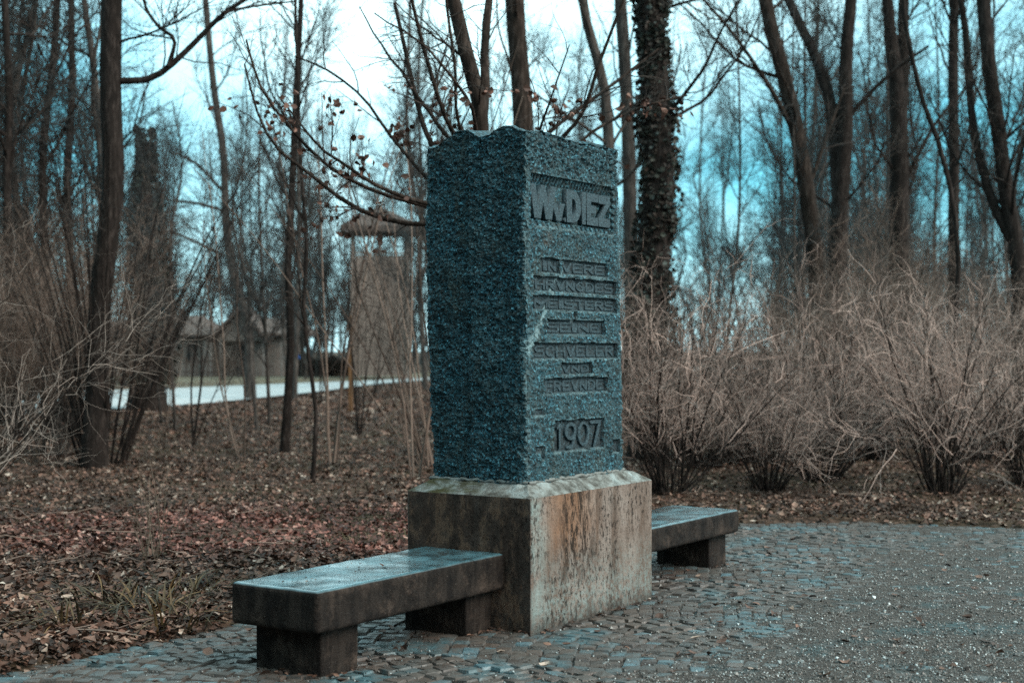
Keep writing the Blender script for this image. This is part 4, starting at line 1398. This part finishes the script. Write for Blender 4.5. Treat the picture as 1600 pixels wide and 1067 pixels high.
# ivy leaves clinging to the two ivy trunks
def ivy_on(root, n, size, d, pts_w):
    P = spline(np.array([W(px, py, d) for px, py, _ in pts_w]), 60)
    Rr = np.interp(np.linspace(0, 1, 60), np.linspace(0, 1, len(pts_w)), [w_ / 2 * d / FPX for *_, w_ in pts_w])
    k = rng.integers(0, 60, n); a = rng.uniform(0, 2 * np.pi, n)
    q_ = fbm(P[k, 2] * 3.1, a * 2.0, 4) > rng.uniform(0.30, 0.56, n)
    k, a = k[q_], a[q_]; n = len(k)
    lump = 1 + 0.9 * (fbm(P[k, 2] * 1.6, a * 1.1, 7) - 0.42)
    r = Rr[k] * lump * rng.uniform(0.92, 1.22, n)
    p = P[k] + np.stack([np.cos(a) * r, np.sin(a) * r, rng.normal(0, 0.08, n)], -1) - np.array(root.location)
    Vv, Ff = leaf_batch(p[:, 0], p[:, 1], p[:, 2], rng.uniform(0.4, 1.4, n) * size, 1.2)
    tag(link("ivy", make_mesh("ivy", Vv, [Ff], False), root, IVY), kind="stuff")


ivy_on(ivy_tree, 9000, 0.075, FPX * CAMZ / (720 - HOR), [(1010, 640, 66), (1018, 430, 62), (1028, 300, 52), (1026, 200, 52), (1022, 100, 50), (1016, -10, 48)])
ivy_on(snag, 6000, 0.13, 38, [(232, 600, 66), (230, 480, 60), (228, 350, 46), (226, 205, 22)])


# ------------------------------------------------------------------ background wood
def forest_template(seed):
    g = np.random.default_rng(seed)
    H = g.uniform(15, 21)
    bend = g.normal(0, 0.45, 2)
    zs = np.linspace(-0.1, H, 6)
    pts = np.stack([bend[0] * np.sin(zs / H * 2.6) + g.normal(0, 0.15, 6), bend[1] * np.sin(zs / H * 2.2) + g.normal(0, 0.15, 6), zs], -1)
    pts[0, :2] = 0
    K = 18
    P = spline(pts, K)
    R = np.linspace(g.uniform(0.07, 0.145), 0.022, K)
    acc = Acc(); acc.tubes(P, R, 7, 0.03)
    q1, r1 = grow(P[None], R[None], 26, 0.14, 0.97, 4.6, 42, 9, 0.10, 0.16, 0.011, 0.5, 0.3, g=g, taper=0.6)
    acc.tubes(q1, r1, 5)
    if seed % 3 == 0:
        q, r = grow(P[None], R[None], 1, 0.22, 0.4, 11, 18, 10, 0.10, 0.05, 0.011, 0.75, 0.3, g=g, taper=0.2)
        acc.tubes(q, r, 6)
    crown = Acc()
    q2, r2 = grow(q1, r1, 260, 0.12, 1.0, 1.9, 42, 6, 0.06, 0.20, 0.0105, 0.7, 0.4, g=g)
    crown.tubes(q2, r2, 3)
    q3, r3 = grow(q2, r2, 1900, 0.12, 1.0, 1.05, 44, 5, 0.04, 0.26, 0.0115, 0.8, 0.5, g=g)
    crown.tubes(q3, r3, 3)
    return acc.mesh("trunk", True), crown.mesh("crown")


TPL = []
for s_ in range(9):
    a_, b_ = forest_template(300 + s_)
    a_.materials.append(BARK_FAR if s_ % 2 else BARK_GREY); b_.materials.append(TWIG_FAR)
    TPL.append((a_, b_))


def forest_tree(name, label, group, x, y, k, sc):
    r = empty(name, (x, y, 0), random.uniform(0, 6.28))
    r.scale = (sc, sc, sc * random.uniform(0.9, 1.1))
    tag(r, label, "tree", group)
    link("trunk", TPL[k][0], r)
    tag(link("crown", TPL[k][1], r), kind="stuff")
    return r


LANDMARKS = [(-40, "the left edge"), (28, "the left-cut trunk"), (78, "the upright dark trunk"), (172, "the bough tree"), (230, "the ivy-wrapped dead trunk"),
             (345, "the S-curved tree"), (455, "the dark young tree"), (548, "the orange-brown post"), (600, "the lookout tower"), (745, "the forked beech"), (815, "the blotched trunk"),
             (940, "the bent grey trunk"), (1024, "the thick ivy trunk"), (1230, "the left-leaning trunk"), (1320, "the twin-stemmed tree"), (1404, "the double trunk"),
             (1490, "the straight dark trunk"), (1570, "the right bending trunk"), (1690, "the right edge")]
RANK = ["nearest", "second nearest", "third nearest", "fourth nearest", "fifth nearest", "sixth nearest", "seventh nearest", "eighth nearest"]


def zone(n, px0, px1, d0, d1, label, group, keepout=None, size=(0.7, 1.1)):
    done, made = [], []
    _zone(n, px0, px1, d0, d1, label, group, keepout, done, made, size)
    buckets = {}
    for o, px, d in made:
        lp, lm = min(LANDMARKS, key=lambda q: abs(q[0] - px))
        buckets.setdefault(("just right of " if px > lp else "just left of ") + lm, []).append((d, o))
    for side, lst in buckets.items():
        lst.sort(key=lambda q: q[0])
        for k, (d, o) in enumerate(lst):
            o["label"] = label + " " + side + (", " + (RANK[min(k, 7)] if k < len(lst) - 1 else "farthest") + " there" if len(lst) > 1 else "")


def _zone(n, px0, px1, d0, d1, label, group, keepout, done, made, size):
    for _ in range(n * 6):
        if len(done) >= n: break
        d = d0 + (d1 - d0) * random.random() ** 0.8
        px = random.uniform(px0, px1)
        x = (px - 800) / FPX * d
        if any((x - a) ** 2 + (d - b_) ** 2 < 1.6 for a, b_ in done): continue
        lo = np.interp(d, [p[1] for p in road_lo], [p[0] for p in road_lo]); hi = np.interp(d, [p[1] for p in road_hi], [p[0] for p in road_hi])
        if hi - 0.6 < x < lo + 0.6 and d < 100: continue
        if keepout and keepout(px, d): continue
        done.append((x, d))
        made.append((forest_tree("wood_tree", label, group, x, d, random.randrange(9), random.uniform(*size)), px, d))


zone(21, -120, 165, 26, 62, "bare dark wood tree", "trees of the dense wood at the left")
zone(26, 190, 680, 88, 125, "slim far tree", "trees of the thin wood beyond the road")
zone(4, 250, 520, 24, 34, "thin young tree", "thin young trees this side of the road", lambda px, d: 300 < px < 400, (0.34, 0.46))
zone(7, 1060, 1720, 22, 36, "slim young tree", "thin young trees among the right-hand shrubs", None, (0.36, 0.52))
zone(12, 250, 690, 42, 84, "slender bare tree", "slender trees left of the monument", lambda px, d: 505 < px < 665 or 255 < px < 425)
zone(28, 690, 1230, 44, 110, "bare grey tree", "trees of the open wood behind the monument")
zone(42, 1200, 1720, 36, 105, "bare dark tree", "trees of the dense wood at the right")

acc = Acc()
g = np.random.default_rng(77)
n = 240
dd = g.uniform(120, 190, n); xx = g.uniform(-0.40, 0.40, n) * dd
z0 = np.zeros(n); H = g.uniform(7, 13, n)
P = np.stack([np.stack([xx + g.normal(0, 0.3, n) * k, dd, H * k / 5], -1) for k in range(6)], 1)
Rr = g.uniform(0.08, 0.2, n)[:, None] * np.linspace(1, 0.3, 6)[None]
acc.tubes(P, Rr, 4)
q, r = grow(P, Rr, 4500, 0.12, 1, 4.5, 45, 4, 0.06, 0.12, 0.010, 0.7, 0.4, g=g); acc.tubes(q, r, 3)
q, r = grow(q, r, 12000, 0.2, 1, 1.8, 40, 3, 0.03, 0.12, 0.014, 0.9, 0.6, g=g); acc.tubes(q, r, 3)
tag(link("far_wood", acc.mesh("far_wood"), None, TWIG_FAR), kind="stuff")


acc = Acc()  # wood out of view left and behind, added to darken left-facing sides
g = np.random.default_rng(78)
az = np.radians(g.uniform(-205, -30, 520)); rad = 7.5 + 36 * g.random(520) ** 0.8
xx, yy = rad * np.sin(az) - 1.0, rad * np.cos(az) + 1.5
k = ~((xx > 3) & (yy > -6)) & (xx < -0.42 * np.maximum(yy, 0) - 1.2) | (yy < -7)
xx, yy = xx[k], yy[k]; n = len(xx)
H = g.uniform(9, 17, n)
P = np.stack([np.stack([xx + g.normal(0, 0.12, n) * q, yy + g.normal(0, 0.12, n) * q, H * q / 5 - 0.1], -1) for q in range(6)], 1)
Rr = g.uniform(0.10, 0.24, n)[:, None] * np.linspace(1, 0.35, 6)[None]
acc.tubes(P, Rr, 6)
q, r = grow(P, Rr, 6000, 0.08, 1, 3.8, 50, 5, 0.05, 0.12, 0.011, 0.6, 0.4, g=g); acc.tubes(q, r, 4)
q, r = grow(q, r, 26000, 0.15, 1, 1.5, 42, 4, 0.03, 0.14, 0.010, 0.9, 0.6, g=g); acc.tubes(q, r, 3)
tag(link("unseen_wood", acc.mesh("unseen_wood"), None, BARK_DARK), kind="stuff")


# ------------------------------------------------------------------ shrubs
def shrub_meshes(seed, stems, h, spread, arch, n2, n3, l2, l3, r=0.009, base_r=0.14, straight=False, wig=0.07):
    g = np.random.default_rng(seed)
    a = g.uniform(0, 2 * np.pi, stems); b0 = base_r * np.sqrt(g.random(stems))
    start = np.stack([b0 * np.cos(a), b0 * np.sin(a), np.full(stems, -0.03)], -1)
    lean = np.minimum(np.abs(g.normal(0, spread, stems)) + 0.06, 0.80)
    d = norm(np.stack([np.cos(a) * np.sin(lean), np.sin(a) * np.sin(lean), np.cos(lean)], -1))
    K = 10
    Lc = h * g.uniform(0.6, 1.2, stems)
    outw = np.stack([np.cos(a), np.sin(a), -0.25 + 0 * a], -1)
    pts = [start]
    for k in range(K - 1):
        d = norm(d + arch * outw * (k / K) + wig * g.normal(size=(stems, 3)))
        pts.append(pts[-1] + d * (Lc / (K - 1))[:, None])
    P = np.stack(pts, 1)
    R = (r * g.uniform(0.6, 1.4, stems))[:, None] * np.linspace(1, 0.3, K)[None]
    st = Acc(); st.tubes(P, R, 5)
    tw = Acc()
    q, rr = grow(P, R, n2, 0.26, 1.0, l2, 38, 6, 0.05, 0.26, 0.0046, 0.75, 0.5, g=g, taper=0.3); tw.tubes(q, rr, 3)
    q3, r3 = grow(q, rr, n3, 0.1, 1.0, l3, 45, 5, 0.0, 0.32, 0.0058, 0.8, 0.6, g=g, taper=0.3); tw.tubes(q3, r3, 3)
    return st.mesh("stems", True), tw.mesh("twigs")


SH = []
for k in range(4):
    a_, b_ = shrub_meshes(500 + k, 46, 2.2, 0.36, 0.04, 640, 1400, 0.80, 0.42, 0.010, wig=0.09)
    a_.materials.append(BARK_DARK); b_.materials.append(TWIG_PALE)
    SH.append((a_, b_))
SB = []
for k in range(4):
    a_, b_ = SH[k][0].copy(), SH[k][1].copy()
    a_.materials.clear(); b_.materials.clear()
    a_.materials.append(BARK_DARK); b_.materials.append(TWIG_BROWN)
    SB.append((a_, b_))
TH = []
for k in range(3):
    a_, b_ = shrub_meshes(540 + k, 34, 3.6, 0.30, 0.06, 700, 2200, 1.1, 0.5, 0.012, 0.3)
    a_.materials.append(BARK_GREY); b_.materials.append(TWIG_BROWN)
    TH.append((a_, b_))


def shrub(name, label, group, p, tpl, sc=1.0, rz=None, szz=1.0):
    r = empty(name, (p[0], p[1], 0), random.uniform(0, 6.28) if rz is None else rz)
    r.scale = (sc, sc, sc * szz)
    tag(r, label, "shrub", group)
    tag(link("stems", tpl[0], r), kind="stuff")
    tag(link("twigs", tpl[1], r), kind="stuff")
    return r


def near(px, d, d0, d1):
    lp, lm = min(LANDMARKS, key=lambda q: abs(q[0] - px))
    return ("right of " if px > lp else "left of ") + lm


def rank_labels(lst):
    """lst of (object, distance): things with the same label are told apart by how near they stand"""
    by = {}
    for o, d in lst:
        by.setdefault(o["label"], []).append((d, o))
    for lab, q in by.items():
        q.sort(key=lambda e: e[0])
        for k, (d, o) in enumerate(q):
            if len(q) > 1:
                o["label"] = lab + ", " + (RANK[min(k, 7)] if k < len(q) - 1 else "farthest") + " there"


THICK = []
GRP = "bare pale shrubs along the paving at the right"
shrub("bare_shrub", "bare pale shrub right beside the monument behind the far bench", GRP, G(1045, 778), SH[0], 1.0, 0.4)
shrub("bare_shrub", "smaller bare shrub with few slanting stems, second from the monument", GRP, G(1200, 772), SH[1], 0.78, 2.0)
shrub("bare_shrub", "bare pale shrub with upright brown stems, third from the monument", GRP, G(1284, 756), SH[2], 1.05, 1.2)
shrub("bare_shrub", "dense bare shrub with a thick dark clump of stems in front at the right", GRP, G(1470, 776), SH[3], 1.0, 5.1)
shrub("bare_shrub", "bare shrub cut by the right edge of the picture", GRP, G(1612, 762), SH[1], 1.0, 0.2)
for px, py, k in [(1100, 735, 1), (1160, 728, 2), (1245, 722, 3), (1370, 722, 0), (1530, 722, 1), (1070, 715, 3), (1310, 706, 1), (1470, 704, 2), (1580, 708, 0)]:
    lp, lm = min([q for q in LANDMARKS if q[0] > 900], key=lambda q: abs(q[0] - px))
    shrub("bare_shrub", "pale-twigged back-row shrub at the foot of " + lm + (", left side" if px < lp else ", right side") + (", farther back" if py < 718 else ""), "bare shrubs of the back row at the right", G(px, py), SB[k], random.uniform(0.95, 1.15))
for k in range(8):
    px = 1230 + 450 * (k + random.random()) / 8
    d = random.uniform(24, 36)
    THICK.append((shrub("thicket_shrub", "tall grey-brown thicket shrub " + near(px, d, 24, 36), "thicket under the right-hand trees", ((px - 800) / FPX * d, d), TH[k % 3], random.uniform(0.8, 1.1)), d))
for k in range(16):
    px = -80 + 215 * (k + random.random()) / 16
    d = random.uniform(21, 40)
    THICK.append((shrub("thicket_shrub", "tall dark thicket shrub " + near(px, d, 21, 40), "thicket at the left edge", ((px - 800) / FPX * d, d), TH[k % 3], random.uniform(0.75, 1.05)), d))
rank_labels(THICK)
for k, (px, d) in enumerate([(204, 60), (262, 79), (352, 74)]):
    shrub("thicket_shrub", "bare bush before the low house, " + ["at its left end", "in front of its middle windows", "left of the gable"][k], "bushes in front of the low house", ((px - 800) / FPX * d, d), TH[k % 3], 0.55)

a_, b_ = shrub_meshes(601, 46, 2.7, 0.50, 0.10, 520, 1000, 0.9, 0.4, 0.006, 0.25, wig=0.10)
a_.materials.append(BARK_DARK); b_.materials.append(m_twig('grey_twig', (0.05, 0.038, 0.032), (0.30, 0.235, 0.20)))
shrub("pale_shrub", "foreground shrub reaching in from the left edge with long pale forked twigs", None, ((-150 - 800) / FPX * 12.2, 12.2), (a_, b_), 1.0, 0.3)
a_, b_ = shrub_meshes(602, 46, 4.4, 0.20, 0.05, 180, 320, 1.0, 0.4, 0.0145, 0.30, wig=0.03)
a_.materials.append(BARK_DARK); b_.materials.append(TWIG_DARK)
shrub("hazel_clump", "dark many-stemmed clump of rods fanning out at the foot of the leaning trunk", None, G(160, 730), (a_, b_), 1.0, 1.0)
a_, b_ = shrub_meshes(603, 17, 4.4, 0.22, 0.06, 200, 420, 0.9, 0.4, 0.015, 0.3, wig=0.035)
a_.materials.append(TWIG_BROWN); b_.materials.append(TWIG_DARK)
shrub("rod_bush", "bush of thin crossing brown rods directly left of the monument", None, G(690, 735), (a_, b_), 1.0, 2.0)

SAP = []
for k in range(4):
    a_, b_ = shrub_meshes(640 + k, 3 + k, 5.2, 0.13, 0.03, 70, 240, 1.2, 0.55, 0.015, 0.06, wig=0.05)
    a_.materials.append(BARK_DARK if k % 2 else TWIG_BROWN); b_.materials.append(TWIG_DARK)
    SAP.append((a_, b_))
SAPS = [(258, 30, "just right of the ivy-wrapped dead trunk"), (300, 24, "in the litter before the pale road's left half"), 
        (520, 20, "in the litter left of the orange post"), (560, 27, "just right of the orange post"), (634, 24, "before the tower's right edge"), (585, 46, "by the road below the lookout tower"),
        (650, 17.5, "closest to the monument's left side"), (500, 44, "this side of the road before the hedge"), (380, 20, "in the litter left of the dark young tree"), (1110, 30, "right of the ivy-covered trunk behind the shrubs"), (1170, 34, "left of the dark leaning trunk behind the shrubs")]
for k, (px, d, lab) in enumerate(SAPS):
    shrub("sapling", "thin few-stemmed bare sapling " + lab, "thin saplings in the litter", ((px - 800) / FPX * d, d), SAP[k % 4], random.uniform(0.75, 1.15))
# fallen twigs
acc = Acc()
n = 700
y = 8 + 24 * rng.random(n) ** 1.4; x = (rng.random(n) * 2 - 1) * y * 0.37
k = y > plaza_edge(x) + 0.05
x, y = x[k], y[k]; n = len(x); a = rng.uniform(0, 6.28, n); ln = rng.uniform(0.12, 0.5, n)
P = np.stack([np.stack([x + np.cos(a) * ln * q + rng.normal(0, .015, n), y + np.sin(a) * ln * q + rng.normal(0, .015, n), ground_z(x, y) + 0.035 + rng.uniform(0, .05, n) * q], -1) for q in (0, .33, .66, 1)], 1)
acc.tubes(P, rng.uniform(0.0025, 0.006, n)[:, None] * np.array([[1, .9, .8, .5]]), 4)
tag(link("fallen_twigs", acc.mesh("fallen_twigs"), None, TWIG_BROWN), kind="stuff")

# strap-leaved plants in front of the left bench, dead stalks
tufts = [(225, 965, "strap-leaved plant with yellowed blades in the middle of the border left of the near bench", 70),
         (130, 985, "strap-leaved dark plant at the left end of the clumps along the paving edge", 48),
         (300, 935, "strap-leaved plant with brown tips closest to the near bench's end", 50),
         (165, 950, "strap-leaved plant with long arching blades behind the dark one", 40),
         (265, 985, "strap-leaved plant hanging over the edge of the paving", 34)]
for px, py, lab, n in tufts:
    acc = Acc(); g_ = G(px, py)
    blades(acc, (0, 0, 0), int(n * 1.1), 0.28, 0.24, 0.016, 1.1, 7)
    o = link("strap_plant", acc.mesh("strap_plant"), None, STRAP)
    o.location = (g_[0], g_[1], 0.01)
    tag(o, lab, "plant", "strap-leaved plants at the paving edge")
acc = Acc()
for _ in range(16):
    b0 = np.array([random.gauss(0, .08), random.gauss(0, .08), 0.0]); h = random.uniform(0.35, 0.8)
    tip = b0 + np.array([random.gauss(0, .12), random.gauss(0, .12), h])
    acc.tubes(spline([b0, (b0 + tip) / 2 + np.array([random.gauss(0, .03), 0, 0]), tip], 6), np.linspace(0.004, 0.0018, 6), 4)
o = link("dead_stalks", acc.mesh("dead_stalks"), None, STALK)
o.location = tuple(G(228, 885))
tag(o, "upright bundle of dead pale stalks rising from the leaf litter at the left", "plant", kind=None)
# pale sticks leaning and lying in the litter
for (a1, b1, lab) in [((598, 672, 0.02), (630, 612, 0.60), "pale broken branch leaning in the litter left of the monument"),
                      ((192, 668, 0.02), (222, 742, 0.3), "pale thin stick stuck in the ground in front of the rod clump")]:
    g0 = G(a1[0], a1[1] if a1[1] > 600 else 700)
    p1 = W(b1[0], b1[1], g0[1]); p1[2] = max(p1[2], b1[2])
    p = spline([g0, (g0 + p1) / 2 + np.array([0.04, 0, 0.02]), p1], 8) - g0
    acc = Acc(); acc.tubes(p, np.linspace(0.02, 0.011, 8), 6, 0.05)
    o = link("pale_branch", acc.mesh("pale_branch", True), None, STALK)
    o.location = tuple(g0)
    tag(o, lab, "branch")

# ------------------------------------------------------------------ far side: house, tower, hedge, sign, post
def boxobj(name, lo, hi, parent, m, M=None):
    acc = Acc(); acc.box(lo, hi, M)
    return link(name, acc.mesh(name), parent, m)


DH = 86.0
S = DH / FPX


def hx(px): return (px - 800) * S
def hz(py): return CAMZ + (HOR - py) * S


house = empty("low_house", (hx(310), DH, 0))
tag(house, "long low brown house with hipped roofs and a gable beyond the road", "house")
ox = hx(310)
ZE = hz(526)                                             # eaves
boxobj("wall", (hx(120) - ox, 0, -0.1), (hx(448) - ox, 7.5, ZE), house, WALLM)


def hip(name, x0, x1, y0, y1, z0, z1, r0, r1):
    acc = Acc(); ym = (y0 + y1) / 2
    V = np.array([[x0, y0, z0], [x1, y0, z0], [x1, y1, z0], [x0, y1, z0], [r0, ym, z1], [r1, ym, z1], [x0, y0, z0 - .14], [x1, y0, z0 - .14], [x1, y1, z0 - .14], [x0, y1, z0 - .14]])
    acc.add(V, [np.array([[0, 1, 5, 4], [2, 3, 4, 5], [0, 6, 7, 1], [1, 7, 8, 2], [2, 8, 9, 3], [3, 9, 6, 0], [6, 9, 8, 7]]), np.array([[1, 2, 5], [3, 0, 4]])])
    return link(name, acc.mesh(name), house, ROOFM)


hip("roof", hx(110) - ox, hx(336) - ox, -0.7, 8.0, ZE + 0.15, hz(491), hx(190) - ox, hx(296) - ox)
hip("roof", hx(325) - ox, hx(470) - ox, -0.4, 8.2, ZE + 0.20, hz(494), hx(385) - ox, hx(452) - ox)
acc = Acc()                                              # gable in the middle
gx0, gxm, gx1 = hx(330) - ox, hx(377) - ox, hx(424) - ox
V = np.array([[gx0, -1.0, ZE - .1], [gx1, -1.0, ZE - .1], [gxm, -1.0, hz(481)], [gx0, 4, ZE - .1], [gx1, 4, ZE - .1], [gxm, 4, hz(481)]])
V2 = V.copy(); V2[:, 2] -= 0.22
acc.add(np.concatenate([V, V2]), [np.array([[0, 3, 5, 2], [1, 2, 5, 4], [6, 8, 11, 9], [7, 10, 11, 8], [0, 2, 8, 6], [2, 1, 7, 8]])])
link("gable_roof", acc.mesh("gable_roof"), house, ROOFM)
acc = Acc()
V = np.array([[gx0 + .4, -0.6, ZE - .25], [gx1 - .4, -0.6, ZE - .25], [gxm, -0.6, hz(485)], [gx0 + .4, 0.05, ZE - .25], [gx1 - .4, 0.05, ZE - .25], [gxm, 0.05, hz(485)]])
acc.add(V, [np.array([[0, 1, 2], [5, 4, 3]]), np.array([[0, 3, 4, 1], [1, 4, 5, 2], [2, 5, 3, 0]])])
link("gable", acc.mesh("gable"), house, WALLM)
for px in (150, 185, 222, 258, 292):
    w_ = boxobj("window", (hx(px) - ox, -0.05, hz(566)), (hx(px + 16) - ox, 0.06, hz(536)), house, DARKM)
    boxobj("window_post", (hx(px + 7.2) - ox, -0.09, hz(566)), (hx(px + 8.8) - ox, -0.052, hz(536)), w_, WALLM)
for px in (322, 330, 345, 412, 440):
    boxobj("post", (hx(px) - ox, -0.55, -0.1), (hx(px + 4.5) - ox, -0.40, ZE - 0.26), house, PALEP)
boxobj("door", (hx(366) - ox, -0.06, 0), (hx(388) - ox, 0.05, hz(538)), house, DARKM)

fence = empty("slat_fence", (hx(350), DH - 3.5, 0))
tag(fence, "low dark slatted fence in front of the gabled part of the house", "fence")
for k in range(11):
    x_ = (k - 5) * 0.30
    boxobj("slat", (x_, 0, 0), (x_ + 0.12, 0.05, 1.15), fence, ROOFM)
boxobj("rail", (-1.7, 0.053, 0.85), (1.8, 0.11, 0.95), fence, ROOFM)
boxobj("rail", (-1.7, 0.053, 0.25), (1.8, 0.11, 0.35), fence, ROOFM)

DT = 76.0
S = DT / FPX
tower = empty("lookout_tower", (hx(589), DT + 1.6, 0), 0.12)
tag(tower, "tall weathered wooden lookout tower with a shallow pyramid roof left of the monument", "tower")
hw = 43 * S
TZ = hz(399)
for k, (x_, y_) in enumerate([(-hw, -hw), (hw, -hw), (hw, hw), (-hw, hw)]):
    boxobj("corner_post", (x_ - .10, y_ - .10, -0.1), (x_ + .10, y_ + .10, hz(360)), tower, TOWERM)
nb = 14
for side in range(4):
    Mr = Matrix.Rotation(side * math.pi / 2, 4, 'Z')
    wdt = 2 * (hw - 0.12) / nb
    for k in range(nb):
        x_ = -hw + 0.12 + k * wdt
        boxobj("plank", (x_ + 0.006, -hw - 0.02 + random.uniform(-.012, .012), 0.2), (x_ + wdt - 0.006, -hw + 0.03, TZ + random.uniform(-.03, .03)), tower, TOWERM, Mr)
    boxobj("handrail", (-hw + .10, -hw - 0.05, TZ + 0.08), (hw - .10, -hw + 0.05, TZ + 0.18), tower, TOWERM, Mr)
    boxobj("middle_post", (-0.07, -hw - 0.06, TZ + 0.18), (0.07, -hw + 0.06, hz(362)), tower, TOWERM, Mr)
boxobj("platform", (-hw + .13, -hw + .13, TZ - 0.3), (hw - .13, hw - .13, TZ - 0.2), tower, TOWERM)
acc = Acc(); e_ = 63 * S
V = np.array([[-e_, -e_, hz(353)], [e_, -e_, hz(353)], [e_, e_, hz(353)], [-e_, e_, hz(353)], [0, 0, hz(318)], [-e_, -e_, hz(362)], [e_, -e_, hz(362)], [e_, e_, hz(362)], [-e_, e_, hz(362)]])
acc.add(V, [np.array([[0, 1, 4], [1, 2, 4], [2, 3, 4], [3, 0, 4]]), np.array([[0, 5, 6, 1], [1, 6, 7, 2], [2, 7, 8, 3], [3, 8, 5, 0], [5, 8, 7, 6]])])
link("roof", acc.mesh("roof"), tower, ROOFM)

# clipped hedge beyond the road
hd = empty("hedge", W(506, 590, 82) * [1, 1, 0])
tag(hd, "low clipped brown hedge beyond the road, left of the tower", "hedge")
n = 5200
p = np.stack([rng.uniform(-1.55, 1.55, n), rng.uniform(-0.5, 0.5, n), rng.uniform(0.0, 1.0, n) ** 0.8 * 1.15], -1)
p[:, 2] *= 0.85 + 0.3 * vnoise(p[:, 0] * 2, p[:, 0] * 0, 4)
Vv, Ff = leaf_batch(p[:, 0], p[:, 1], p[:, 2], rng.uniform(0.08, 0.14, n), 1.2)
tag(link("foliage", make_mesh("foliage", Vv, [Ff], False), hd, m_leaf("hedge_leaf", [(0, (0.015, 0.010, 0.008)), (0.6, (0.05, 0.034, 0.027)), (1, (0.11, 0.08, 0.06))])), kind="stuff")
acc = Acc()
for _ in range(40):
    x_ = random.uniform(-1.5, 1.5); y_ = random.uniform(-.4, .4)
    acc.tubes(np.array([[x_, y_, -0.05], [x_ + random.gauss(0, .1), y_, 0.5], [x_ + random.gauss(0, .2), y_, 1.0]]), np.array([.02, .015, .008]), 4)
tag(link("stems", acc.mesh("stems"), hd, TWIG_DARK), kind="stuff")

# round blue sign on a thin dark post
sg = empty("road_sign", W(464, 592, 72) * [1, 1, 0])
tag(sg, "small round blue sign under an orange one on a thin dark post beyond the road", "sign")
S = 72 / FPX


def disc(name, z, r, y, parent, m):
    bm = bmesh.new()
    bmesh.ops.create_cone(bm, cap_ends=True, segments=24, radius1=r, radius2=r, depth=0.02, matrix=Matrix.Translation((0, y, z)) @ Matrix.Rotation(math.pi / 2, 4, 'X'))
    me = bpy.data.meshes.new(name); bm.to_mesh(me); bm.free()
    return link(name, me, parent, m)


acc = Acc(); acc.tubes(np.array([[0, 0, -0.1], [0, 0, 0.8], [0, 0, hz(543)]]), np.array([.03, .03, .03]), 8)
link("post", acc.mesh("post"), sg, METALM)
disc("sign_disc", hz(557), 0.165, -0.045, sg, BLUEM)
disc("sign_disc", hz(547), 0.085, -0.045, sg, ORNGM)
boxobj("sign_plate", (-0.03, -0.052, hz(552.4)), (0.10, -0.034, hz(550)), sg, REDM)

# orange-brown timber post this side of the road
pp = G(548, 645)
post = empty("timber_post", pp)
tag(post, "squared orange-brown timber post standing this side of the road", "post")
boxobj("shaft", (-0.05, -0.05, -0.2), (0.05, 0.05, 2.35), post, POSTM)
acc = Acc()
V = np.array([[-.055, -.055, 2.35], [.055, -.055, 2.35], [.055, .055, 2.35], [-.055, .055, 2.35], [0, 0, 2.46]])
acc.add(V, [np.array([[0, 1, 4], [1, 2, 4], [2, 3, 4], [3, 0, 4]]), np.array([[3, 2, 1, 0]])])
link("cap", acc.mesh("cap"), post, POSTM)
